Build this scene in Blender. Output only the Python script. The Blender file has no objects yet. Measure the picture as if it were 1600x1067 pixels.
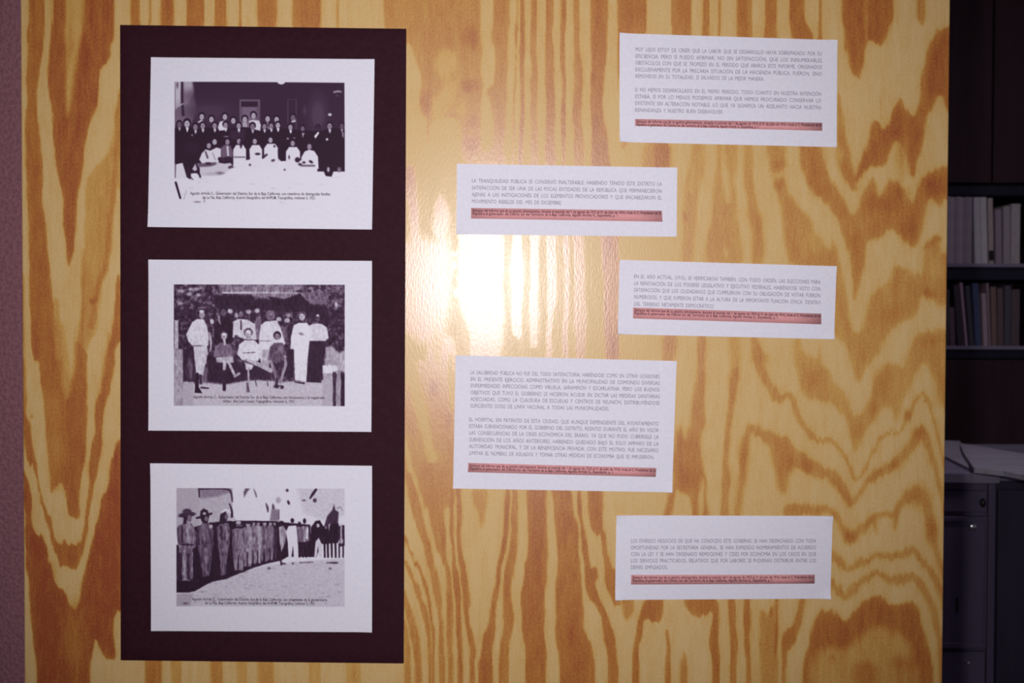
import bpy, bmesh, math, random
import numpy as np
from mathutils import Matrix, Vector

random.seed(7)
RNG = np.random.default_rng(11)
S = bpy.context.scene
COL = S.collection

# ------------------------------------------------------------------ camera, light, exposure
F_PX = 1630.0                       # focal length in pixels of the 1600 x 1067 frame
D = 1.353                           # camera to plywood
EYE = 1.45
PITCH, ROLL = 0.0199, 0.0034
fwd = Vector((0, math.cos(PITCH), -math.sin(PITCH)))
up0 = Vector((0, math.sin(PITCH), math.cos(PITCH)))
rt0 = Vector((1, 0, 0))
rt = rt0 * math.cos(ROLL) + up0 * math.sin(ROLL)
up = up0 * math.cos(ROLL) - rt0 * math.sin(ROLL)
CAM = Vector((0, -D, EYE))
cam_data = bpy.data.cameras.new('camera')
cam = bpy.data.objects.new('camera', cam_data)
COL.objects.link(cam)
m3 = Matrix((rt, up, -fwd)).transposed()
cam.matrix_world = Matrix.Translation(CAM) @ m3.to_4x4()
cam_data.sensor_width = 36.0
cam_data.lens = F_PX / 1600.0 * 36.0
cam_data.clip_start = 0.02
cam_data.dof.use_dof = True
cam_data.dof.focus_distance = 1.60
cam_data.dof.aperture_fstop = 5.6
S.camera = cam

world = bpy.data.worlds.new('room_air')
world.use_nodes = True
world.node_tree.nodes['Background'].inputs['Color'].default_value = (0.62, 0.55, 0.78, 1)
world.node_tree.nodes['Background'].inputs['Strength'].default_value = 0.10
S.world = world

# on-camera flash: a little above and to the left of the lens
fl = bpy.data.lights.new('camera_flash', 'SPOT')
fl.spot_size = math.radians(92)
fl.spot_blend = 1.0
fl.energy = 64.5
fl.color = (1.0, 0.985, 1.0)
fl.shadow_soft_size = 0.018
flash = bpy.data.objects.new('camera_flash', fl)
flash.location = CAM + Vector((-0.057, 0.02, 0.112))
flash.rotation_euler = (math.radians(88.9), 0, 0)
COL.objects.link(flash)

S.view_settings.view_transform = 'Standard'
S.view_settings.look = 'None'
S.view_settings.gamma = 1.0
S.view_settings.use_curve_mapping = False
S.view_settings.exposure = 0.0


# ------------------------------------------------------------------ helpers
def ray(px, py):
    return fwd + rt * ((px - 800.0) / F_PX) - up * ((py - 533.5) / F_PX)


def at_y(px, py, y):
    d = ray(px, py)
    return CAM + d * ((y - CAM.y) / d.y)


def at_z(px, py, z):
    d = ray(px, py)
    return CAM + d * ((z - CAM.z) / d.z)


def project(P):
    """(N,3) world points -> photo pixels"""
    R = np.array([list(rt), list(up), list(fwd)])
    q = (P - np.array(CAM)) @ R.T
    return 800 + F_PX * q[:, 0] / q[:, 2], 533.5 - F_PX * q[:, 1] / q[:, 2]


def tag(o, label=None, cat=None, group=None, kind=None):
    if label: o['label'] = label
    if cat: o['category'] = cat
    if group: o['group'] = group
    if kind: o['kind'] = kind
    return o


def link(name, me, mat, parent=None):
    o = bpy.data.objects.new(name, me)
    COL.objects.link(o)
    if mat is not None:
        me.materials.append(mat)
    if parent is not None:
        o.parent = parent
        o.matrix_parent_inverse = parent.matrix_world.inverted() if parent.type != 'EMPTY' else Matrix.Translation(-parent.location)
    return o


def empty(name, loc):
    o = bpy.data.objects.new(name, None)
    o.empty_display_size = 0.05
    o.location = loc
    COL.objects.link(o)
    return o


def add_box(bm, x0, x1, y0, y1, z0, z1, bev=0.0):
    r = bmesh.ops.create_cube(bm, size=1.0)
    vs = r['verts']
    for v in vs:
        v.co = Vector(((x0 + x1) / 2 + v.co.x * (x1 - x0), (y0 + y1) / 2 + v.co.y * (y1 - y0), (z0 + z1) / 2 + v.co.z * (z1 - z0)))
    if bev > 0:
        es = list({e for v in vs for e in v.link_edges})
        bmesh.ops.bevel(bm, geom=es, offset=bev, segments=2, profile=0.6, affect='EDGES')


def bm_obj(name, bm, mat, parent=None, smooth=False):
    bmesh.ops.recalc_face_normals(bm, faces=bm.faces)
    me = bpy.data.meshes.new(name)
    bm.to_mesh(me)
    bm.free()
    if smooth:
        for p in me.polygons: p.use_smooth = True
    return link(name, me, mat, parent)


def box(name, b, mat, parent=None, bev=0.0):
    bm = bmesh.new()
    add_box(bm, *b, bev=bev)
    return bm_obj(name, bm, mat, parent)


def grid_mesh(name, P, nu, nv, back=None):
    """P: (nv*nu,3) rows top->bottom; optional skirt to plane y=back"""
    me = bpy.data.meshes.new(name)
    idx = np.arange(nu * nv).reshape(nv, nu)
    q = np.stack([idx[:-1, :-1], idx[1:, :-1], idx[1:, 1:], idx[:-1, 1:]], -1).reshape(-1, 4)
    V = P
    if back is not None:
        ring = np.concatenate([idx[0, :-1], idx[:-1, -1], idx[-1, :0:-1], idx[:0:-1, 0]])
        B = P[ring].copy()
        B[:, 1] = back
        n0 = len(P)
        V = np.concatenate([P, B])
        k = len(ring)
        a = ring
        b = np.roll(ring, -1)
        c = n0 + np.roll(np.arange(k), -1)
        d = n0 + np.arange(k)
        q = np.concatenate([q, np.stack([a, b, c, d], -1)])
    me.vertices.add(len(V))
    me.vertices.foreach_set('co', V.astype(np.float32).ravel())
    me.loops.add(len(q) * 4)
    me.loops.foreach_set('vertex_index', q.astype(np.int32).ravel())
    me.polygons.add(len(q))
    me.polygons.foreach_set('loop_start', np.arange(0, len(q) * 4, 4, dtype=np.int32))
    me.update(calc_edges=True)
    return me


def float_attr(me, name, vals):
    a = me.attributes.new(name, 'FLOAT', 'POINT')
    full = np.zeros(len(me.vertices), np.float32)
    full[:len(vals)] = vals
    a.data.foreach_set('value', full)


# ------------------------------------------------------------------ materials
def new_mat(name, color=(0.5, 0.5, 0.5), rough=0.6, spec=0.4, metal=0.0):
    m = bpy.data.materials.new(name)
    m.use_nodes = True
    b = m.node_tree.nodes['Principled BSDF']
    b.inputs['Base Color'].default_value = (*color, 1)
    b.inputs['Roughness'].default_value = rough
    b.inputs['Specular IOR Level'].default_value = spec
    b.inputs['Metallic'].default_value = metal
    return m, m.node_tree.nodes, m.node_tree.links, b


def noisy(name, c0, c1, scale=40.0, rough=0.6, spec=0.3, stretch=(1, 1, 1), bump=0.0, metal=0.0, detail=4.0, bdist=0.001):
    m, N, L, b = new_mat(name, c0, rough, spec, metal)
    tc = N.new('ShaderNodeTexCoord')
    mp = N.new('ShaderNodeMapping')
    mp.inputs['Scale'].default_value = stretch
    nz = N.new('ShaderNodeTexNoise')
    nz.inputs['Scale'].default_value = scale
    nz.inputs['Detail'].default_value = detail
    cr = N.new('ShaderNodeValToRGB')
    cr.color_ramp.elements[0].color = (*c0, 1)
    cr.color_ramp.elements[1].color = (*c1, 1)
    cr.color_ramp.elements[0].position = 0.3
    cr.color_ramp.elements[1].position = 0.7
    L.new(tc.outputs['Object'], mp.inputs['Vector'])
    L.new(mp.outputs['Vector'], nz.inputs['Vector'])
    L.new(nz.outputs['Fac'], cr.inputs['Fac'])
    L.new(cr.outputs['Color'], b.inputs['Base Color'])
    if bump > 0:
        bp = N.new('ShaderNodeBump')
        bp.inputs['Strength'].default_value = bump
        bp.inputs['Distance'].default_value = bdist
        L.new(nz.outputs['Fac'], bp.inputs['Height'])
        L.new(bp.outputs['Normal'], b.inputs['Normal'])
    return m


def plywood_mat():
    m, N, L, b = new_mat('varnished_pine_plywood', rough=0.6, spec=0.08)
    at = N.new('ShaderNodeAttribute'); at.attribute_name = 'grain'
    tc = N.new('ShaderNodeTexCoord')
    mp = N.new('ShaderNodeMapping'); mp.inputs['Scale'].default_value = (1, 1, 0.09)
    L.new(tc.outputs['Object'], mp.inputs['Vector'])
    fib = N.new('ShaderNodeTexNoise'); fib.inputs['Scale'].default_value = 520; fib.inputs['Detail'].default_value = 3
    L.new(mp.outputs['Vector'], fib.inputs['Vector'])
    blot = N.new('ShaderNodeTexNoise'); blot.inputs['Scale'].default_value = 95; blot.inputs['Detail'].default_value = 5
    mp2 = N.new('ShaderNodeMapping'); mp2.inputs['Scale'].default_value = (1, 1, 0.35)
    L.new(tc.outputs['Object'], mp2.inputs['Vector']); L.new(mp2.outputs['Vector'], blot.inputs['Vector'])
    # grain + (fibre-0.5)*a + (blotch-0.5)*b
    a1 = N.new('ShaderNodeMath'); a1.operation = 'MULTIPLY_ADD'; a1.inputs[1].default_value = 0.26; a1.inputs[2].default_value = -0.13
    L.new(fib.outputs['Fac'], a1.inputs[0])
    a2 = N.new('ShaderNodeMath'); a2.operation = 'MULTIPLY_ADD'; a2.inputs[1].default_value = 0.30; a2.inputs[2].default_value = -0.15
    L.new(blot.outputs['Fac'], a2.inputs[0])
    mot = N.new('ShaderNodeTexNoise'); mot.inputs['Scale'].default_value = 330; mot.inputs['Detail'].default_value = 3
    L.new(tc.outputs['Object'], mot.inputs['Vector'])
    a3 = N.new('ShaderNodeMath'); a3.operation = 'MULTIPLY_ADD'; a3.inputs[1].default_value = 0.44
    L.new(mot.outputs['Fac'], a3.inputs[0])
    a4 = N.new('ShaderNodeMath'); a4.operation = 'ADD'; a4.inputs[1].default_value = -0.22
    L.new(a2.outputs[0], a4.inputs[0]); L.new(a4.outputs[0], a3.inputs[2])
    a2 = a3
    s1 = N.new('ShaderNodeMath'); s1.operation = 'ADD'; L.new(a1.outputs[0], s1.inputs[0]); L.new(a2.outputs[0], s1.inputs[1])
    s2 = N.new('ShaderNodeMath'); s2.operation = 'ADD'; s2.use_clamp = True
    L.new(at.outputs['Fac'], s2.inputs[0]); L.new(s1.outputs[0], s2.inputs[1])
    cr = N.new('ShaderNodeValToRGB')
    e = cr.color_ramp.elements
    e[0].position = 0.0; e[0].color = (0.64, 0.430, 0.190, 1)
    e[1].position = 1.0; e[1].color = (0.315, 0.062, 0.013, 1)
    k = e.new(0.35); k.color = (0.585, 0.325, 0.080, 1)
    k = e.new(0.68); k.color = (0.475, 0.178, 0.027, 1)
    L.new(s2.outputs[0], cr.inputs['Fac'])
    L.new(cr.outputs['Color'], b.inputs['Base Color'])
    # varnish: dense dark latewood takes a glossier coat than the soft pale wood
    cw = N.new('ShaderNodeMapRange')
    cw.inputs['To Min'].default_value = 0.30; cw.inputs['To Max'].default_value = 1.0
    cw.inputs['From Max'].default_value = 0.6
    L.new(s2.outputs[0], cw.inputs['Value'])
    L.new(cw.outputs['Result'], b.inputs['Coat Weight'])
    b.inputs['Coat Roughness'].default_value = 0.33
    b.inputs['Coat IOR'].default_value = 1.75
    # orange-peel in the varnish
    peel = N.new('ShaderNodeTexNoise'); peel.inputs['Scale'].default_value = 420; peel.inputs['Detail'].default_value = 2
    L.new(mp2.outputs['Vector'], peel.inputs['Vector'])
    bp = N.new('ShaderNodeBump'); bp.inputs['Strength'].default_value = 0.22; bp.inputs['Distance'].default_value = 0.0006
    L.new(peel.outputs['Fac'], bp.inputs['Height'])
    L.new(bp.outputs['Normal'], b.inputs['Coat Normal'])
    L.new(bp.outputs['Normal'], b.inputs['Normal'])
    return m


def print_mat():
    m, N, L, b = new_mat('photocopied_print', rough=0.7, spec=0.15)
    at = N.new('ShaderNodeAttribute'); at.attribute_name = 'tone'
    cr = N.new('ShaderNodeValToRGB')
    e = cr.color_ramp.elements
    e[0].position = 0.0; e[0].color = (0.020, 0.006, 0.016, 1)
    e[1].position = 0.93; e[1].color = (0.735, 0.70, 0.80, 1)
    k = e.new(0.25); k.color = (0.060, 0.028, 0.062, 1)
    k = e.new(0.5); k.color = (0.20, 0.135, 0.21, 1)
    k = e.new(0.75); k.color = (0.46, 0.41, 0.49, 1)
    L.new(at.outputs['Fac'], cr.inputs['Fac'])
    L.new(cr.outputs['Color'], b.inputs['Base Color'])
    return m


M = {}
M['ply'] = plywood_mat()
M['paper'] = noisy('white_bond_paper', (0.715, 0.685, 0.775), (0.76, 0.73, 0.82), 220, 0.75, 0.2, bump=0.05, bdist=0.0003)
M['board'] = noisy('dark_maroon_mat_board', (0.026, 0.0055, 0.0105), (0.033, 0.0075, 0.0140), 160, 0.7, 0.10, bump=0.08, bdist=0.0004)
M['print'] = print_mat()
M['ink'] = new_mat('grey_toner', (0.23, 0.19, 0.27), 0.7, 0.1)[0]
M['ink_dark'] = new_mat('black_toner', (0.05, 0.022, 0.04), 0.7, 0.1)[0]
M['ink_red'] = new_mat('dark_red_toner', (0.16, 0.02, 0.04), 0.7, 0.1)[0]
M['pink'] = noisy('pink_highlight_paper', (0.69, 0.30, 0.31), (0.75, 0.35, 0.355), 300, 0.75, 0.2)
M['plaster'] = noisy('brown_rough_stucco', (0.185, 0.078, 0.098), (0.27, 0.12, 0.145), 190, 0.9, 0.15, bump=0.9, bdist=0.004)
M['wall'] = noisy('dull_room_wall', (0.20, 0.17, 0.17), (0.24, 0.20, 0.20), 30, 0.9, 0.1)
M['floor'] = noisy('dark_floor_tile', (0.09, 0.075, 0.07), (0.13, 0.11, 0.10), 25, 0.5, 0.3)
M['ceil'] = noisy('ceiling_paint', (0.35, 0.33, 0.33), (0.40, 0.38, 0.38), 25, 0.9, 0.1)
M['darkwood'] = noisy('near_black_stained_wood', (0.030, 0.0135, 0.0180), (0.042, 0.020, 0.025), 30, 0.6, 0.2, stretch=(1, 1, 0.1))
M['shelf'] = noisy('black_blue_shelf_paint', (0.012, 0.011, 0.022), (0.020, 0.018, 0.034), 30, 0.55, 0.25)
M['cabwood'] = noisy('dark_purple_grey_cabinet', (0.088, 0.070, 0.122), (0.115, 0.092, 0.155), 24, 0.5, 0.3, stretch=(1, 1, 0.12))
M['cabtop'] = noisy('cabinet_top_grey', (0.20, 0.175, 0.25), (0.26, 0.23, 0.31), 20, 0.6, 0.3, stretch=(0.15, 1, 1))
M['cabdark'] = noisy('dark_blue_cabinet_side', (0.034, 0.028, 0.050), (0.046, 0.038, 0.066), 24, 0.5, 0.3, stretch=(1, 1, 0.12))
M['newsprint'] = noisy('grey_newsprint', (0.30, 0.28, 0.33), (0.42, 0.39, 0.45), 26, 0.8, 0.15, stretch=(0.2, 2, 2))
M['steel'] = new_mat('polished_steel', (0.9, 0.9, 0.92), 0.3, 0.5, 1.0)[0]
M['black'] = new_mat('black_metal', (0.01, 0.009, 0.012), 0.4, 0.4)[0]
M['pages'] = noisy('book_pages', (0.42, 0.38, 0.34), (0.52, 0.47, 0.42), 60, 0.85, 0.1, stretch=(20, 1, 1))
M['lightfix'] = new_mat('white_enamel', (0.7, 0.7, 0.7), 0.4, 0.4)[0]


# ------------------------------------------------------------------ 2-D painter (a tone per grid vertex; boundaries traced in sheet coordinates)
def chaikin(p, closed=True, n=2):
    p = np.asarray(p, float)
    for _ in range(n):
        if closed:
            q = np.roll(p, -1, 0)
            p = np.stack([0.75 * p + 0.25 * q, 0.25 * p + 0.75 * q], 1).reshape(-1, p.shape[1])
        else:
            a, b = p[:-1], p[1:]
            mid = np.stack([0.75 * a + 0.25 * b, 0.25 * a + 0.75 * b], 1).reshape(-1, p.shape[1])
            p = np.concatenate([p[:1], mid[1:-1], p[-1:]]) if len(p) > 2 else p
    return p


class Paint:
    def __init__(self, X, Y, base):
        self.X, self.Y = X, Y            # 2-D arrays
        self.V = np.full(X.shape, float(base))
        self.sm = 1
        self.k = 1.0                     # softness factor
        self.xr, self.yr = X.mean(0), Y.mean(1)

    def _win(self, x0, x1, y0, y1, pad):
        j0, j1 = np.searchsorted(self.xr, [x0 - pad, x1 + pad])
        i0, i1 = np.searchsorted(self.yr, [y0 - pad, y1 + pad])
        return slice(max(i0 - 1, 0), i1 + 1), slice(max(j0 - 1, 0), j1 + 1)

    def _put(self, w, sd, val, soft, alpha):
        soft = soft * self.k
        c = np.clip(0.5 - sd / (2 * soft), 0, 1)
        c = c * c * (3 - 2 * c) * alpha
        self.V[w] = self.V[w] * (1 - c) + val * c

    def poly(self, pts, val, soft=1.5, alpha=1.0, smooth=None):
        smooth = self.sm if smooth is None else smooth
        p = chaikin(pts, True, smooth) if smooth else np.asarray(pts, float)
        w = self._win(p[:, 0].min(), p[:, 0].max(), p[:, 1].min(), p[:, 1].max(), 12 + soft)
        x, y = self.X[w], self.Y[w]
        if x.size == 0: return
        d2 = np.full(x.shape, 1e9)
        ins = np.zeros(x.shape, bool)
        n = len(p)
        for i in range(n):
            ax, ay = p[i]
            bx, by = p[(i + 1) % n]
            ex, ey = bx - ax, by - ay
            L2 = ex * ex + ey * ey + 1e-9
            t = np.clip(((x - ax) * ex + (y - ay) * ey) / L2, 0, 1)
            d2 = np.minimum(d2, (x - ax - t * ex) ** 2 + (y - ay - t * ey) ** 2)
            if ay != by:
                ins ^= ((ay > y) != (by > y)) & (x < ex * (y - ay) / ey + ax)
        d = np.sqrt(d2)
        self._put(w, np.where(ins, -d, d), val, soft, alpha)

    def stroke(self, pts, val, soft=1.5, alpha=1.0, smooth=2):
        p = chaikin(pts, False, smooth) if smooth else np.asarray(pts, float)
        mw = p[:, 2].max()
        w = self._win(p[:, 0].min(), p[:, 0].max(), p[:, 1].min(), p[:, 1].max(), 12 + mw + soft)
        x, y = self.X[w], self.Y[w]
        if x.size == 0: return
        sd = np.full(x.shape, 1e9)
        for (ax, ay, aw), (bx, by, bw) in zip(p[:-1], p[1:]):
            ex, ey = bx - ax, by - ay
            L2 = ex * ex + ey * ey + 1e-9
            t = np.clip(((x - ax) * ex + (y - ay) * ey) / L2, 0, 1)
            d = np.sqrt((x - ax - t * ex) ** 2 + (y - ay - t * ey) ** 2) - (aw + t * (bw - aw)) / 2
            sd = np.minimum(sd, d)
        self._put(w, sd, val, soft, alpha)

    def ell(self, cx, cy, rx, ry, val, soft=1.0, rot=0.0, alpha=1.0):
        r = max(rx, ry)
        w = self._win(cx - r, cx + r, cy - r, cy + r, soft + 6)
        x, y = self.X[w] - cx, self.Y[w] - cy
        if x.size == 0: return
        a = math.radians(rot)
        u, v = x * math.cos(a) + y * math.sin(a), -x * math.sin(a) + y * math.cos(a)
        sd = (np.sqrt((u / rx) ** 2 + (v / ry) ** 2) - 1) * min(rx, ry)
        self._put(w, sd, val, soft, alpha)


def vnoise(x, y, seed):
    """cheap smooth value noise, arrays in lattice units"""
    xi, yi = np.floor(x).astype(np.int64), np.floor(y).astype(np.int64)
    fx, fy = x - xi, y - yi
    fx, fy = fx * fx * (3 - 2 * fx), fy * fy * (3 - 2 * fy)

    def h(a, b):
        n = (a * 374761393 + b * 668265263 + seed * 1274126177) & 0xFFFFFFFF
        n = ((n ^ (n >> 13)) * 1274126177) & 0xFFFFFFFF
        return ((n ^ (n >> 16)) & 0xFFFF) / 65535.0
    return (h(xi, yi) * (1 - fx) + h(xi + 1, yi) * fx) * (1 - fy) + (h(xi, yi + 1) * (1 - fx) + h(xi + 1, yi + 1) * fx) * fy


# ------------------------------------------------------------------ the setting
def structure(name, b, mat):
    return tag(box(name, b, mat), kind='structure')


BACK_Y = 2.80
structure('floor', (-3.2, 3.6, -3.0, BACK_Y, -0.06, 0.0), M['floor'])
structure('ceiling', (-3.2, 3.6, -3.0, BACK_Y, 2.90, 2.96), M['ceil'])
structure('wall_back', (-3.2, 3.6, BACK_Y, BACK_Y + 0.08, 0.0, 2.90), M['wall'])
structure('wall_left', (-1.60, 0.05, 0.021, 0.17, 0.0, 2.90), M['plaster'])

# ------------------------------------------------------------------ plywood panel
xl = at_y(35.5, 533, 0).x
xr = at_y(1478, 533, 0).x
step = 2.0 * D / F_PX
zt, zb = at_y(800, -14, 0).z, at_y(800, 1081, 0).z
nu = int((xr - xl) / step) + 1
nv = int((zt - zb) / step) + 1
gx = np.linspace(xl, xr, nu)
gz = np.concatenate([[2.44], np.linspace(zt, zb, nv), [0.012]])
nv = len(gz)
PX, PZ = np.meshgrid(gx, gz)
P3 = np.stack([PX.ravel(), np.zeros(PX.size), PZ.ravel()], 1)
X, Y = project(P3)
X, Y = X.reshape(nv, nu), Y.reshape(nv, nu)
Yc = np.clip(Y, 26, 1046)
# ragged fibre edges: wobble the tracing along the grain
wx = (vnoise(X / 6.0, Yc / 26.0, 3) - 0.5) * 3.4 + (vnoise(X / 2.2, Yc / 9.0, 4) - 0.5) * 1.4
wy = (vnoise(X / 3.6, Yc / 40.0, 5) - 0.5) * 8.0 + (vnoise(X / 12.0, Yc / 15.0, 6) - 0.5) * 4.0
A = Paint(X + wx, Yc + wy, 0.06)
A.xr, A.yr = X.mean(0), Yc.mean(1)

# --- left of the dark board
A.poly([(44, 10), (70.6, 28), (67, 70), (62, 110), (58, 150), (58, 175), (60, 190), (64, 225), (67.6, 255), (68, 290), (66.8, 305), (68, 330), (73, 360), (75.7, 400), (79.5, 440), (84, 480), (90, 520), (100, 560), (62, 565), (51.6, 558), (48, 540), (47.8, 520), (45.3, 450), (44, 360), (41.5, 320), (40, 280), (40, 220), (41.5, 120)], 0.78, 1.5)
A.poly([(44, 10), (70, 10), (70.6, 28), (67, 60), (44, 60)], 0.75)
A.poly([(83, 0), (179, 0), (179, 28), (178, 60), (173, 75), (174.5, 88), (169, 96), (160.5, 100), (156.7, 110), (155.5, 145), (149, 170), (141.5, 190), (131.4, 225), (130, 250), (123.8, 290), (122.5, 310), (121, 335), (117.5, 360), (115.7, 390), (112, 405), (108.6, 422), (104.8, 400), (102, 375), (98.5, 355), (99.7, 335), (97, 300), (94.7, 290), (89.6, 260), (84.5, 230), (82, 200), (82, 165), (75.7, 147), (73.7, 130), (75.7, 95), (79.5, 60), (83, 28)], 0.88, 1.6)
A.poly([(102, 0), (131, 0), (130, 40), (126, 60), (121, 85), (116, 120), (110, 165), (105, 185), (102, 150), (104, 110), (102, 60)], 0.28, 5)
A.ell(110, 60, 5, 30, 0.5, 5); A.ell(84, 70, 4, 50, 1.0, 5, alpha=.7)
A.poly([(184, 140), (190, 140), (190, 300), (182, 290), (176, 330), (175.7, 370), (173, 405), (167, 425), (160.5, 445), (156.7, 475), (151.6, 490), (151.6, 520), (141.5, 525), (137.7, 550), (118, 560), (123.8, 530), (128.9, 490), (128.9, 440), (131, 400), (131.4, 350), (134, 280), (148, 260), (170, 240), (178, 200)], 0.45, 2.5)
A.stroke([(186, 150, 4), (183, 220, 8), (179, 280, 8), (172, 340, 9), (170, 390, 10), (163, 420, 8), (154, 450, 8), (147, 475, 9), (142, 510, 10)], 0.68, 3)
A.stroke([(131, 390, 3), (130, 470, 5), (126, 530, 10), (122, 560, 14)], 0.62, 3)
A.ell(146, 470, 7, 7, 0.85, 3)
A.poly([(182, 430), (190, 430), (190, 530), (182, 540), (178, 575), (174, 605), (167, 630), (163, 645), (160.5, 690), (156.7, 710), (153, 740), (147.8, 755), (144, 770), (139, 800), (136.5, 840), (130, 860), (125, 882), (120, 888), (113, 886), (101, 888), (93, 882), (87, 865), (79.5, 845), (70.6, 815), (66, 795), (60, 785), (60, 765), (57, 745), (52, 730), (47, 727), (41, 715), (37, 690), (34, 640), (34, 560), (40, 560), (40, 640), (46, 655), (50, 690), (56, 720), (60, 725), (60, 745), (64, 770), (69.4, 790), (80.8, 815), (83, 835), (93, 853), (98, 845), (101, 842), (106, 850), (116, 852), (124, 850), (129, 835), (134, 810), (134, 790), (139, 765), (139, 735), (142.8, 705), (146.6, 680), (147.8, 645), (151.6, 620), (158, 600), (158, 585), (164, 560), (168, 545), (174, 520), (178, 480)], 0.85, 1.6, smooth=1)
A.stroke([(172, 520, 3), (162, 575, 5), (154, 612, 4)], 0.4, 3)
A.poly([(50.4, 530), (75, 520), (137.7, 540), (136.5, 600), (136.5, 650), (134, 690), (131.4, 725), (126, 760), (123.8, 800), (121, 813), (108.6, 808), (102, 775), (99.7, 760), (88, 757), (85, 765), (82, 773), (79, 765), (77.7, 755), (75, 725), (73, 690), (70.6, 650), (68, 615), (63, 590), (61.8, 562), (51.6, 558)], 0.82, 1.6)
A.poly([(90, 500), (120, 500), (118, 560), (112, 605), (104, 625), (97, 610), (93, 560)], 0.42, 7)
A.stroke([(96, 420, 14), (104, 500, 14), (112, 560, 6)], 0.1, 5)
A.stroke([(112, 420, 16), (110, 500, 12), (112, 550, 6), (111, 590, 3)], 0.12, 4)
A.stroke([(88, 470, 8), (91, 520, 10), (93, 560, 8)], 0.5, 4)
A.ell(88, 680, 12, 70, 0.66, 10)
A.stroke([(35, 430, 4), (36, 540, 4), (37, 640, 3)], 0.6, 3)
A.poly([(35, 725), (42, 745), (47, 765), (50, 790), (51.6, 830), (60.5, 837), (64, 835), (69.4, 850), (75.7, 860), (75.7, 875), (82, 890), (84.5, 905), (93.4, 915), (103.5, 925), (108.6, 943), (118.7, 955), (124, 940), (127, 920), (131.4, 895), (136.5, 872), (141.5, 860), (144, 845), (146.6, 825), (154, 808), (156.7, 790), (158, 780), (169, 760), (172, 720), (177, 710), (182, 690), (192, 680), (192, 950), (184, 955), (178, 965), (176, 985), (180, 1005), (181, 1025), (175, 1034), (163, 1028), (158, 1012), (149, 996), (145, 1010), (141, 1040), (141, 1075), (60, 1075), (56.7, 1025), (50, 995), (48, 960), (46.6, 930), (43, 905), (40, 850), (39, 800)], 0.97, 1.7)
A.ell(118, 1000, 16, 50, 0.74, 12); A.ell(75, 960, 14, 60, 0.95, 14, alpha=.6)
A.stroke([(58, 770, 9), (57, 800, 9), (58, 832, 5)], 0.12, 2)
# --- above and below the dark board
for a, b, v in [(204, 219, .8), (231, 236, .7), (250, 272, .8), (292, 318, .8), (336, 354, .75), (372, 377, .8), (402, 432, .7), (456, 501, .72), (525, 530, .6)]:
    A.stroke([((a + b) / 2, 0, b - a), ((a + b) / 2, 70, b - a)], v, 1.8)
for a, b, v in [(225, 252, .7), (267, 282, .5), (327, 348, .6), (369, 384, .4), (402, 426, .5), (480, 500, .4), (540, 562, .4)]:
    A.stroke([((a + b) / 2, 1015, b - a), ((a + b) / 2 + 3, 1090, b - a)], v, 2.5)

# --- centre, top
A.poly([(592, 0), (750, 0), (752, 70), (752.6, 130), (757, 136), (752.6, 145), (752, 200), (753, 240), (790, 236), (790, 262), (720, 262), (722, 200), (717.7, 190), (708.7, 183), (690, 184), (673, 187), (672, 225), (667, 215), (668, 190), (661.5, 180), (653.6, 160), (654.7, 145), (660, 130), (657, 115), (651, 95), (643.5, 78), (637, 68), (628, 64), (605, 55)], 0.56, 2.0)
A.ell(697, 98, 17, 22, 0.22, 7); A.ell(700, 150, 14, 30, 0.24, 8, 20); A.ell(685, 170, 10, 18, 0.2, 6); A.ell(722, 170, 8, 16, 0.3, 6)
A.ell(735, 58, 14, 18, 0.8, 10); A.ell(733, 133, 14, 10, 0.82, 7); A.ell(665, 160, 9, 18, 0.75, 6); A.ell(740, 190, 9, 8, 0.75, 5); A.ell(735, 225, 14, 14, 0.7, 8); A.ell(672, 60, 16, 30, 0.62, 12)
A.poly([(771, 0), (795, 0), (795, 70), (793, 110), (792, 150), (789.7, 190), (787, 240), (786.8, 262), (750, 262), (752, 246), (757, 242), (769, 232), (770.6, 190), (765, 165), (758, 142), (770, 130), (773, 100), (774, 75), (768, 60), (771, 28)], 0.62, 1.8)
A.stroke([(807, 0, 2.6), (806.5, 60, 2.6), (805, 130, 2.8), (803, 190, 3), (802, 256, 3.6), (801, 300, 4)], 0.72, 1.0)
A.stroke([(816, 0, 9), (816, 60, 8), (816, 150, 7.5), (815, 200, 8), (814, 256, 8), (809, 320, 13), (808, 400, 16), (808, 520, 16)], 0.78, 1.4)
A.stroke([(834.5, 0, 10), (834.5, 70, 10), (835.5, 120, 11), (834, 190, 9), (835.5, 256, 13), (835.5, 380, 14), (835, 480, 13), (834, 540, 9)], 0.68, 1.5)
A.stroke([(859, 0, 13), (857.5, 70, 13), (860, 115, 15), (860.5, 190, 16), (860, 256, 15), (862, 380, 14), (862, 470, 13), (858, 520, 9), (857, 560, 8)], 0.74, 1.5)
A.stroke([(879, 0, 10), (879, 70, 8), (879.5, 100, 10), (881, 130, 5), (880, 170, 7), (880, 220, 7), (881, 256, 5), (885, 380, 7), (885, 470, 8), (884, 555, 9)], 0.76, 1.4)
A.stroke([(901.5, 0, 13), (900, 60, 10), (902, 85, 11), (904, 120, 16), (902, 150, 13), (903, 200, 14), (905, 256, 17), (904, 380, 16), (906, 470, 18), (909, 520, 15), (907, 560, 14)], 0.66, 1.8)
A.stroke([(935, 0, 30), (935.5, 60, 27), (934, 100, 23), (933, 140, 21), (932, 165, 20), (934, 195, 23), (937, 230, 27), (939, 256, 30), (950, 330, 30), (955, 420, 26), (954, 500, 22), (956, 560, 22)], 0.78, 1.7)
A.poly([(965, 0), (1009, 0), (1009, 60), (966, 120), (964, 150), (966, 60)], 0.74, 1.6)
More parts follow.
